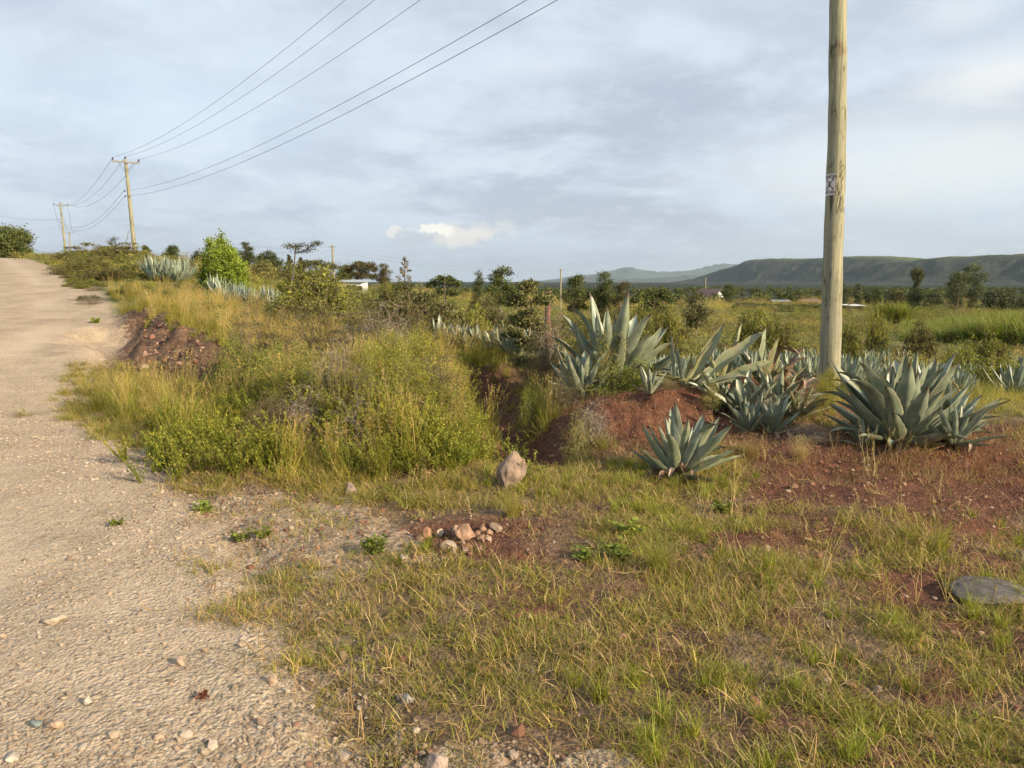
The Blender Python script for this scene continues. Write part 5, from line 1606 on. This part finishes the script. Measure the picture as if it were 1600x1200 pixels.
# dry wisps
for lab, px, py, hh, cols in [('pale dry wisp of grass right of the leaning agave', 1172, 722, .22, ((.40, .30, .16), (.34, .25, .13))), ('straw wisp of grass below the pair of small agaves', 1250, 726, .2, ((.40, .31, .15), (.3, .25, .12))),
                              ('feathery yellow green grass tuft in the middle of the verge', 1028, 888, .27, ((.34, .34, .07), (.27, .30, .06))), ('dry yellow grass wisp below the boulder', 800, 806, .2, ((.36, .32, .09), (.3, .28, .08)))]:
    gx, gy = G(px, py); tag(obj('grass_tuft', mist('grass_tuft', hh, hh * 1.1, cols=cols), None, (gx, gy, Hs(gx, gy))), lab, 'grass tuft')
for lab, px, py, sc, pr in [('broad leaved green weed left of the feathery tuft', 965, 868, 1.3, LOWLEAF[0]), ('broad leaved weed above the feathery tuft', 985, 838, 1.3, LOWLEAF[1]), ('leafy weed in the shade by the feathery tuft', 915, 870, 1.0, LOWLEAF[2]),
                            ('low green weed on the upper gravel patch', 590, 862, 1.2, LOWLEAF[2]), ('bright green creeping weed at the edge of the gravel', 378, 838, .8, LOWLEAF[0]), ('bright green weed right of the creeping one on the gravel', 412, 836, .8, LOWLEAF[1]),
                            ('green and yellow weed spreading onto the gravel', 320, 795, 1.0, LOWLEAF[2]), ('tiny dark weed alone on the gravel', 184, 822, .6, LOWLEAF[0]), ('small weed by the road opposite the dug bank', 152, 552, 1.6, LOWLEAF[1]),
                            ('small green weed by the shaded foot of the leaning agave', 1130, 800, 1.1, LOWLEAF[1])]:
    gx, gy = G(px, py); tag(obj('weed', pr, None, (gx, gy, Hs(gx, gy)), (0, 0, rng.uniform(0, 6)), (sc * 1.15, sc * 1.15, sc * .7)), lab, 'weed')
# dry fibre litter over the red heap
x, y = region(2300, .3, 5.6, 5.9, 9.8, lambda x, y: np.maximum(gs(segd(x, y, (1.0, 8.0), (3.2, 9.3)), .9), .85 * inpoly(x, y, RED[0])))
REDL = [tuft('fibre', 26, .13, .0026, .25, 1.5, ([(.19, .10, .065), (.26, .15, .09), (.15, .08, .05), (.36, .25, .15)], [.35, .3, .2, .15]), .3) for _ in range(4)]
lay('fibre_litter', REDL, x, y, .5, 1.2, 'dry reddish fibres and dead grass matted over the red soil', .1)
# tall thin dry stalks at the right
STK = []
for q in range(3):
    mb = MB()
    for i in range(4):
        e = np.array([rng.normal(0, .07), rng.normal(0, .07), rng.uniform(.25, .5)]); mb.tube(wobble(np.zeros(3), e, 5, .03), np.linspace(.0016, .0008, 5), 3, (.42, .36, .16), cap=False)
        mb.leaves(np.linspace(e * .75, e, 7), dirs(7, 1), dirs(7), .02, .005, (.40, .33, .14))
    STK.append(mb.mesh('stalk', [M_GRASS]))
x, y = region(110, .8, 6, 3, 7.2, lambda x, y: sst(.35, .6, fbm(x, y, 1.2, 2, 111)))
lay('dry_stalks', STK, x, y, .5, 1.1, 'thin dry seed stalks standing over the verge')

# ------------------------------------------------------------------ left slope and centre scrub
bush('leafy_bush', 'bright green dense bush standing among pale agaves', 'bush', bright_bush, 345, 27.5, 374, 92)
LT = [(104, 46, 394, 60), (150, 50, 381, 90), (195, 47, 380, 80), (120, 34, 408, 80), (165, 30, 420, 90), (108, 36, 418, 50), (132, 27, 436, 62), (225, 44, 392, 50)]
LT2 = [(96, 50, 398, 40), (128, 48, 391, 44), (160, 46, 386, 46), (190, 42, 394, 50), (228, 40, 402, 44), (270, 46, 400, 46), (112, 38, 414, 44), (150, 33, 424, 50), (178, 30, 432, 44), (215, 32, 424, 44), (106, 31, 430, 34), (128, 26, 448, 40), (84, 60, 400, 30), (112, 55, 396, 55), (175, 58, 386, 70), (245, 56, 396, 50), (125, 42, 402, 70), (84, 48, 410, 22), (140, 38, 402, 90), (205, 36, 412, 70), (250, 38, 414, 60), (290, 44, 405, 50), (122, 29, 430, 56), (150, 25, 446, 60), (138, 22, 462, 44), (310, 36, 420, 40)]
for q, (px, Yd, top, wd) in enumerate(LT2):
    bush('thorn_bush', 'scrub bush in the thicket between the road and the leaning pole', 'bush', (mid_leafy + mid_grey + mid_thorn[:2])[(q * 3) % 8], px, Yd, top + rng.uniform(-3, 3), wd * .75, 'thicket bushes beside the road crest')
labs = ['olive thorn bush left of the pair of distant poles', 'broad flat thorn bush on the skyline left of the leaning pole', 'thorn bush right behind the leaning pole', 'grey green bush in front of the skyline bushes by the road',
        'pale olive bush below the leaning pole', 'small bush at the road edge near the crest', 'dark based bush nearest the road below the crest', 'bush right of the foot of the leaning pole']
for q, (px, Yd, top, wd) in enumerate(LT):
    bush('thorn_bush', labs[q], 'bush', (mid_thorn + mid_leafy)[q], px, Yd, top, wd)
for px, Yd, top, wd, lab in [(318, 19, 470, 60, 'olive low bush in the golden grass below the second pale agaves'), (250, 22, 452, 50, 'green low bush just below the first pale agaves'), (210, 26, 440, 50, 'small olive bush high in the golden grass'), (350, 16, 488, 70, 'olive bush between the golden grass and the hollow'), (190, 24, 455, 60, 'low dark bush in the golden grass above the dug bank'), (140, 21, 462, 45, 'purplish brown bush beside the road above the dug bank'), (280, 18, 474, 60, 'small green bush in the golden grass'), (225, 20, 480, 50, 'yellow green bush at the top of the dug bank')]:
    bush('thorn_bush', lab, 'bush', mid_grey[0] if 'purpl' in lab else mid_leafy[rng.integers(0, 4)], px, Yd, top, wd)

# scrub belt behind bank; tops follow the skyline of the photograph
SKX = np.array([230, 300, 400, 450, 500, 560, 620, 680, 740, 800, 860, 920, 980, 1040, 1100])
SKY_ = np.array([400, 408, 405, 408, 412, 425, 438, 441, 452, 446, 446, 456, 460, 464, 478])
cnt = 0
for q in range(125):
    px = rng.uniform(235, 1075); Yd = float(np.exp(rng.uniform(math.log(17), math.log(95))))
    sk = np.interp(px, SKX, SKY_)
    x_ = (px - 800) / F * Yd; z = Hs(x_, Yd)
    if px < 460 and Yd < 38: continue
    if px > 700 and Yd < 24: continue
    if 1030 < px and Yd < 60: continue
    hw = rng.uniform(.5, 1.25) * (1 + Yd / 80)
    top = 440 - (z + hw - EYE) / Yd * F
    top = max(top, sk + rng.uniform(0, 14))
    if 500 < px < 592 and Yd < 84: top = max(top, 459)
    if (440 - (z - EYE) / Yd * F) - top < 5: continue
    hreal = at(px, top, Yd)[2] - z
    if hreal < .35: continue
    kind = rng.uniform()
    pr = mid_thorn[rng.integers(0, 5)] if kind < .6 else mid_leafy[rng.integers(0, 4)] if kind < .92 else mid_grey[rng.integers(0, 2)]
    kd = 'thorn scrub bush' if kind < .6 else 'leafy scrub bush' if kind < .92 else 'grey twiggy scrub bush'
    where = 'below the skyline left of the slim shed pole' if px < 521 else 'between the shed pole and the candelabra flower stalk' if px < 633 else 'between the candelabra flower stalk and the round tree' if px < 745 else 'below the large feathery tree' if px < 830 else 'between the stump post and the pointed tree' if px < 945 else 'below the distant peak'
    how = 'near' if Yd < 32 else 'middle distance' if Yd < 58 else 'far small'
    lab = how + ' ' + kd + ' ' + where
    bush('scrub_bush', lab, 'bush', pr, px, Yd, top, hreal * rng.uniform(1.2, 2.0) / Yd * F, 'scrub bushes ' + where)
    cnt += 1

# young acacia with a thin pale trunk, by the stump
put_tree('young_acacia', 'young thin acacia with wispy crown left of the stump post', 'tree', 826, 11.5, 440, 85, [(0, .9, .2), (-.25, .78, .22), (.25, .8, .2), (-.1, .62, .25), (.2, .55, .22), (-.3, .5, .18), (.05, .4, .25), (-.15, .25, .2)], 2200, .05, THORN, .5, .03, .3, wcol=(.28, .22, .15))
# stump post with climbing dry vine
p = on(856, 12.0)
sp = thing('wooden_post', 'thick reddish sawn stump post wrapped in dry vine', 'post', p)
hpost = at(856, 455, 12.0)[2] - p[2]
mb = MB(); mb.tube(np.array([[0, 0, -.1], [.01, 0, .4], [-.01, 0, hpost * .7], [0, 0, hpost]]), [.065, .055, .045, .043], 12, (.15, .085, .06)); obj('post', mb.mesh('post', [M_WOOD], True), sp)
mb = MB()
for q in range(70):
    a_ = rng.uniform(0, 6.28); z0 = rng.uniform(0, hpost * .7); t_ = np.linspace(0, 1, 5)
    P_ = np.stack([np.cos(a_ + t_ * 2) * (.10 + rng.uniform(0, .12)), np.sin(a_ + t_ * 2) * (.10 + rng.uniform(0, .1)), z0 + t_ * rng.uniform(-.2, .4)], -1); mb.tube(P_, .004, 3, (.22, .15, .10), cap=False)
obj('vine', mb.mesh('vine', [M_WOOD]), sp)
bush('dead_shrub', 'brown dry tangle around the stump post', 'bush', near_dead[1], 862, 11.0, 486, 75)
bush('thorn_bush', 'olive thorn bush hiding the lower part of the stump post', 'bush', near_thorn[1], 848, 10.8, 502, 90)
bush('thorn_bush', 'thorny bush on the dark left flank of the red heap', 'bush', near_thorn[0], 880, 8.6, 578, 80)
bush('leafy_shrub', 'green low shrub in the ditch below the mid sized agave', 'bush', near_green[0], 835, 8.8, 600, 70)


# bare flat topped branches against the sky
def bare_acacia(label, px, Yd, top, pts, base=None):
    p0 = on(px, Yd); c0 = np.array(p0)
    o = thing('bare_acacia', label, 'tree', p0)
    fk = at(px + 1, top + 17, Yd) - c0
    tr = MB(); tr.tube(wobble(np.array([0, 0, -.1]), fk, 6, .01), np.linspace(.05, .03, 6), 5, (.10, .09, .08)); obj('trunk', tr.mesh('trunk', [M_WOOD]), o)
    br = MB(); lf = MB()
    for (ax_, ay_, bx_, by_) in pts:
        a_ = at(ax_, ay_, Yd) - c0; b_ = at(bx_, by_, Yd) - c0
        b_[1] += rng.normal(0, .4)
        br.tube(wobble(a_, b_, 5, .03), np.linspace(.03, .012, 5), 4, (.09, .085, .07), cap=False)
        n = 130; t_ = rng.uniform(.2, 1.05, n)[:, None]; C_ = a_ + t_ * (b_ - a_) + rng.normal(size=(n, 3)) * [.10, .2, .05]
        lf.leaves(C_, dirs(n), dirs(n, 1), .09, .035, mixcol(n, [(.05, .06, .03), (.08, .08, .04)]))
    obj('branches', br.mesh('branches', [M_WOOD]), o); obj('foliage', lf.mesh('foliage', [M_FAR]), o)


bare_acacia('sparse flat branched acacia sapling against the sky above the scrub', 460, 34, 380, [(461, 397, 459, 382), (459, 386, 452, 384), (460, 386, 481, 383), (461, 395, 482, 389), (480, 389, 494, 380), (493, 380, 498, 380)])
put_tree('flat_acacia', 'flat topped acacia with a long horizontal bough beside the shed pole', 'tree', 490, 48, 404, 80, UMB, 900, .12, THORN, .3, .08, .4)
bare_acacia('two small bare twigs tips above the skyline bush left of the leaning pole', 176, 50, 372, [(176, 386, 176, 377), (175, 377, 183, 372)])


# sisal flower poles
def sisal_pole(label, px, Yd, top, r_=.05, arms=True):
    p0 = on(px, Yd); c0 = np.array(p0); tp = at(px, top, Yd) - c0
    o = thing('agave_flower_stalk', label, 'agave stalk', p0)
    mb = MB(); mb.tube(wobble(np.array([0, 0, -.1]), tp, 8, .004), np.linspace(r_, r_ * .4, 8), 6, (.16, .13, .09)); obj('stalk', mb.mesh('stalk', [M_WOOD]), o)
    if arms:
        hh = tp[2]; mb = MB()
        for q in range(16):
            f = .38 + .6 * q / 16; a_ = q * 2.4; ln = hh * .19 * (1.1 - f)
            s0 = tp * f; e = s0 + np.array([math.cos(a_) * ln, math.sin(a_) * ln, ln * .55]); mb.tube(np.array([s0, (s0 + e) / 2 - [0, 0, ln * .1], e]), [r_ * .35, r_ * .3, r_ * .2], 4, (.15, .12, .08))
            mb.leaves(e + rng.normal(0, ln * .16, (14, 3)), dirs(14), dirs(14), .22, .11, mixcol(14, [(.12, .09, .05), (.17, .13, .08)]))
        obj('flower_branches', mb.mesh('flower_branches', [M_WOOD]), o)['kind'] = 'stuff'


sisal_pole('dried candelabra agave flower stalk standing on the plain', 633, 62, 400, .07)
sisal_pole('thin bare stalk just left of the leaning pole', 201, 52, 360, .035, False)
sisal_pole('short thin dry stalk on the plain left of the round tree', 695, 48, 427, .05, False)

# ------------------------------------------------------------------ trees along the horizon
put_tree('tree', 'dense dark green tree cut by the left edge beyond the road crest', 'tree', 8, 105, 354, 62, [(0, .55, .36), (-.3, .6, .3), (.22, .5, .3), (.05, .75, .28), (.25, .3, .26), (-.1, .25, .34), (.1, .12, .3)], 2600, .32, MIDT)
put_tree('tree', 'small bushy tree at the road crest right of the dark one', 'tree', 30, 108, 398, 22, ROUND, 500, .25, MIDT)
T = [('round dark tree on the skyline right of the leaning pole', 266, 95, 382, 30, ROUND, DARKT), ('dark tree just right of the bright green bush on the skyline', 384, 100, 379, 24, TALLC, DARKT),
     ('small spiky tree left of the round skyline tree', 228, 100, 384, 14, TALLC, DARKT), ('low dark trees left of the sparse sapling on the skyline', 415, 110, 392, 45, ROUND, DARKT),
     ('small brownish conical tree on the skyline left of the shed pole', 451, 120, 400, 10, TALLC, BROWNT), ('small conical tree beside the brownish one on the skyline', 470, 120, 403, 9, TALLC, DARKT), ('low round tree right of the bright bush', 310, 100, 392, 26, ROUND, DARKT),
     ('broad brown green acacia behind the white shed', 566, 112, 409, 50, UMB, BROWNT), ('brown conical tree right of the broad acacia', 600, 112, 412, 25, TALLC, BROWNT), ('dark spreading tree behind the shed pole', 538, 118, 414, 34, ROUND, MIDT),
     ('flat thorn tree on the centre plain', 694, 85, 431, 52, UMB, MIDT), ('neat dark round tree on the plain left of the large tree', 747, 120, 425, 20, TALLC, DARKT), ('large feathery tree at the middle of the plain', 784, 90, 415, 54, ROUND, MIDT),
     ('bushy tree just right of the centre pole', 901, 95, 427, 46, ROUND, MIDT), ('pointed bushy tree below the distant peak', 944, 95, 426, 38, TALLC, MIDT), ('brownish low tree right of the pointed one', 972, 92, 438, 34, ROUND, BROWNT),
     ('flat thorn tree below the foot of the dark hill', 1020, 80, 450, 66, UMB, MIDT), ('dark round tree beside the brown roofed house', 1138, 190, 443, 21, TALLC, DARKT), ('pale dense round bush in front of the house', 1089, 70, 456, 50, ROUND, [(.17, .165, .08), (.13, .135, .06)]),
     ('small tree above the low buildings left of the near pole', 1247, 190, 456, 14, UMB, MIDT), ('slim grey green tree just right of the near pole', 1320, 165, 443, 15, TALLC, EUC), ('second slim grey green tree right of the near pole', 1342, 165, 443, 14, TALLC, EUC),
     ('dark bushy tree between the slim trees and the tuft topped one', 1357, 168, 452, 18, ROUND, DARKT), ('green bushy tree next to the dark one right of the pole', 1371, 165, 449, 16, TALLC, DARKT),
     ('low brown tree left of the tuft topped tree', 1398, 160, 456, 34, ROUND, BROWNT), ('low tree right of the tuft topped tree', 1462, 155, 455, 34, ROUND, EUC),
     ('rounded eucalyptus left of the pair on the right', 1498, 135, 424, 36, [(0, .8, .42), (-.25, .65, .3), (.2, .62, .34), (0, .42, .32), (.1, .22, .3)], EUC), ('tall pale trunked eucalyptus of the pair on the right', 1524, 138, 412, 34, [(0, .88, .34), (.18, .72, .36), (-.2, .66, .32), (.1, .5, .36), (-.1, .3, .36), (.1, .14, .3)], EUC),
     ('grey green tree right of the tall eucalyptus', 1556, 140, 450, 50, ROUND, EUC), ('thin tree near the right edge', 1582, 145, 453, 30, TALLC, EUC), ('tree cut by the right edge', 1604, 140, 460, 40, ROUND, EUC)]
for lab, px, Yd, top, wd, bl, cols in T:
    put_tree('tree', lab, 'tree', px, Yd, top, wd, bl, 1100, max(.13, wd / F * Yd * .06), cols, .55 if bl is UMB else .8)
# tuft topped tree: slim stem with pompom
put_tree('tree', 'odd slim tree with a round tuft on its bare stem', 'tree', 1434, 140, 420, 22, [(0.02, .90, .34), (.3, .86, .26), (-.22, .86, .22), (0, .70, .16), (0, .62, .17), (0, .48, .22), (-.1, .34, .45), (.15, .22, .5), (-.2, .12, .5)], 900, .28, EUC)
# far tree belt and hedges as stuff
FT = []
for q in range(4):
    mb = MB(); n = 260
    d = dirs(n, .2); C_ = d * rng.uniform(.5, 1, (n, 1)) * [1, 1, .8] + [0, 0, .75]; C_[:, 2] = np.abs(C_[:, 2])
    mb.leaves(C_, dirs(n), dirs(n), .34, .2, mixcol(n, DARKT + MIDT[:2]) * rng.uniform(.8, 1.2, (n, 1))); FT.append(mb.mesh('far_tree', [M_FAR]))
n = 900
yy_ = rng.uniform(195, 560, n); xx_ = yy_ * rng.uniform(-.32, .75, n)
scatter('tree_belt', FT, np.stack([xx_, yy_, H(xx_, yy_) - .2], -1), rng.uniform(0, 6, n), rng.uniform(.9, 2.1, n), rng.integers(0, 4, n), 'far belt of low bushes and trees merging on the plain')
n = 260
px_ = rng.uniform(1150, 1330, n); yy_ = 150 + rng.normal(0, 1.5, n); xx_ = (px_ - 800) / F * yy_
scatter('hedge', FT, np.stack([xx_, yy_, H(xx_, yy_) - .3], -1), rng.uniform(0, 6, n), rng.uniform(.8, 1.15, n), rng.integers(0, 4, n), 'dark clipped hedge in front of the low farm buildings')

# fodder grass at the right
def cane(h, n, cols):
    mb = MB()
    blades(mb, n, h, .07, .9, .25, mixcol(n, cols), .9, 4, 0, .3)
    return mb.mesh('fodder', [M_GRASS])


CG = [(0.17, 0.23, 0.045), (0.22, 0.27, 0.06), (0.12, 0.17, 0.035), (.22, .19, .08)]
CN = [cane(1.9, 60, CG) for _ in range(4)]
n = 520
px_ = rng.uniform(1408, 1640, n); yy_ = rng.uniform(66, 92, n) - (px_ - 1408) * .05; xx_ = (px_ - 800) / F * yy_
sc_ = .55 + .6 * sst(1420, 1560, px_) * rng.uniform(.6, 1.2, n)
scatter('fodder_field', CN, np.stack([xx_, yy_, H(xx_, yy_)], -1), rng.uniform(0, 6, n), sc_, rng.integers(0, 4, n), 'bright green stand of tall fodder grass at the right')
for px, lab in ((1376, 'left of two rounded clumps of tall fodder grass'), (1401, 'right of two rounded clumps of tall fodder grass')):
    Yd = 92; p = on(px, Yd)
    mb = MB(); blades(mb, 420, 2.6, .09, 1.5, .30, mixcol(420, CG), .7, 4, 0, .25)
    hh = at(px, 470, Yd)[2] - p[2]
    tag(obj('fodder_clump', mb.mesh('fodder_clump', [M_GRASS]), None, p, (0, 0, 0), hh / 2.7), lab, 'grass clump')
bush('tall_weed', 'dark green tall weed in front of the two fodder clumps', 'weed', mid_leafy[0], 1372, 44, 488, 38)
bush('thorn_bush', 'dark low bush in the field right of the tall weed', 'bush', mid_thorn[1], 1440, 42, 505, 60)
for px, Yd, top, wd, lab in [(1330, 36, 500, 50, 'low bush among the agave rows right of the pole'), (1215, 40, 492, 60, 'low yellow green bush left of the near pole on the field'), (1040, 36, 480, 60, 'bush on the field above the low agave row'), (1545, 30, 520, 70, 'olive bush right of the field agaves'),
                             (1180, 46, 484, 70, 'wide low bush on the field below the house'), (1000, 34, 470, 60, 'round green bush behind the fan shaped agave'), (1500, 28, 540, 60, 'dark flat bush behind the large agave'), (1560, 22, 560, 90, 'dark low shrub left of the agaves at the right edge')]:
    bush('scrub_bush', lab, 'bush', mid_leafy[rng.integers(0, 4)], px, Yd, top, wd)

# ------------------------------------------------------------------ buildings
M_WALLW = plain('whitewashed_wall', (.62, .62, .62), .8)
M_ROOFB = plain('pale_blue_iron_roof', (.30, .36, .40), .5)
M_ROOFR = plain('brown_tile_roof', (.26, .15, .13), .7)
M_ROOFG = plain('grey_iron_roof', (.17, .18, .19), .5)
M_WALLD = plain('dark_mud_wall', (.10, .075, .06), .9)
M_GLASS = plain('dark_window', (.03, .035, .04), .2)
M_RUST = plain('rusty_iron_sheet', (.17, .10, .08), .7)


def house(name, label, px, Yd, wpx, wall_top, base, roof_top, gable, wall_m, roof_m, wins=3, depth=4.0, over=.3, rz=0.0, gw=False, wallw_m=None):
    p = at(px, base, Yd); zb_ = min(p[2], Hs(p[0], Yd)); w_ = wpx / F * Yd
    zt = at(px, wall_top, Yd)[2] - zb_; zr = at(px, roof_top, Yd)[2] - zb_
    o = thing(name, label, 'building', (p[0], Yd, zb_), (0, 0, rz))
    mb = MB(); mb.box((0, depth / 2, zt / 2), (w_, depth, zt))
    obj('wall', mb.mesh('wall', [wall_m]), o)
    a = w_ / 2 + over; d0, d1 = -over, depth + over
    mb = MB(); th_ = .08
    if gable == 'end':      # ridge runs front to back, gable faces us
        V = []
        for (yy0) in (d0, d1):
            V += [(-a, yy0, zt), (0, yy0, zr), (a, yy0, zt), (-a, yy0, zt - th_), (0, yy0, zr - th_ * 1.3), (a, yy0, zt - th_)]
        mb.add(V, [np.array([[0, 1, 7, 6], [1, 2, 8, 7], [3, 9, 10, 4], [4, 10, 11, 5], [0, 3, 4, 1], [1, 4, 5, 2], [6, 7, 10, 9], [7, 8, 11, 10], [0, 6, 9, 3], [2, 5, 11, 8]])])
        g = MB(); g.add([(-w_ / 2, 0.02, zt), (w_ / 2, 0.02, zt), (0, 0.02, zr - th_ * 1.4), (-w_ / 2, .12, zt), (w_ / 2, .12, zt), (0, .12, zr - th_ * 1.4)], [np.array([[0, 1, 2], [3, 5, 4]]), np.array([[0, 3, 4, 1], [1, 4, 5, 2], [2, 5, 3, 0]])]); obj('gable', g.mesh('gable', [wallw_m or wall_m]), o)
    elif gable == 'side':   # ridge runs left to right
        ym = depth / 2
        V = []
        for xx in (-a, a):
            V += [(xx, d0, zt), (xx, ym, zr), (xx, d1, zt), (xx, d0, zt - th_), (xx, ym, zr - th_ * 1.3), (xx, d1, zt - th_)]
        mb.add(V, [np.array([[0, 6, 7, 1], [1, 7, 8, 2], [3, 4, 10, 9], [4, 5, 11, 10], [0, 1, 4, 3], [1, 2, 5, 4], [6, 9, 10, 7], [7, 10, 11, 8], [0, 3, 9, 6], [2, 8, 11, 5]])])
    else:                   # lean-to, low at the front
        V = [(-a, d0, zt), (a, d0, zt), (a, d1, zr), (-a, d1, zr)]; V += [(x_, y_, z_ + th_) for x_, y_, z_ in V]
        mb.add(V, [np.array([[0, 3, 2, 1], [4, 5, 6, 7], [0, 1, 5, 4], [1, 2, 6, 5], [2, 3, 7, 6], [3, 0, 4, 7]])])
    obj('roof', mb.mesh('roof', [roof_m]), o)
    for q in range(wins):
        xw = -w_ / 2 + w_ * (q + .5) / wins
        if q == wins // 2 and wins > 1: obj('door', MB().box((xw, -.01, zt * .4), (.9, .06, zt * .8)).mesh('door', [M_GLASS]), o)
        else: obj('window', MB().box((xw, -.01, zt * .55), (.8, .06, zt * .35)).mesh('window', [M_GLASS]), o)
    return o


house('shed', 'long low white shed with blue grey iron roof beside the slim pole', 545, 80, 40, 441, 462, 438.2, 'lean', M_WALLW, M_ROOFB, 4, 3.5)
house('house', 'small pale house with a brown pitched roof by a dark tree', 1124, 215, 16, 463, 478, 451.5, 'end', M_WALLW, M_ROOFR, 2, 9, .6, R(22), wallw_m=M_WALLW)
house('farm_building', 'low grey roofed farm building behind the hedge', 1222, 195, 26, 471.5, 482, 468.5, 'side', M_WALLD, M_ROOFG, 3, 5)
house('farm_building', 'low building with a rusty brown roof behind the hedge', 1268, 192, 30, 472, 482, 467.5, 'side', M_WALLD, M_RUST, 3, 5)
house('farm_building', 'dark low shed with a pale roof edge right of the near pole', 1334, 150, 30, 478.0, 488, 476.8, 'lean', M_WALLD, M_WALLW, 2, 4)

# ------------------------------------------------------------------ haze
hz = MB(); hz.box((0, 0, 210), (57000, 57000, 440))
m, k_ = mat('haze')
pv = k_.node('ShaderNodeVolumePrincipled'); pv.inputs['Color'].default_value = (.72, .87, 1.0, 1); pv.inputs['Density'].default_value = 3.3e-5
pv.inputs['Anisotropy'].default_value = 0.2
o_ = k_.node('ShaderNodeOutputMaterial'); k_.l.new(pv.outputs[0], o_.inputs['Volume'])
tag(obj('haze', hz.mesh('haze', [m])), 'thin blue haze over the plain', None, None, 'stuff')
print('bushes', cnt, 'objects', len(S.objects))
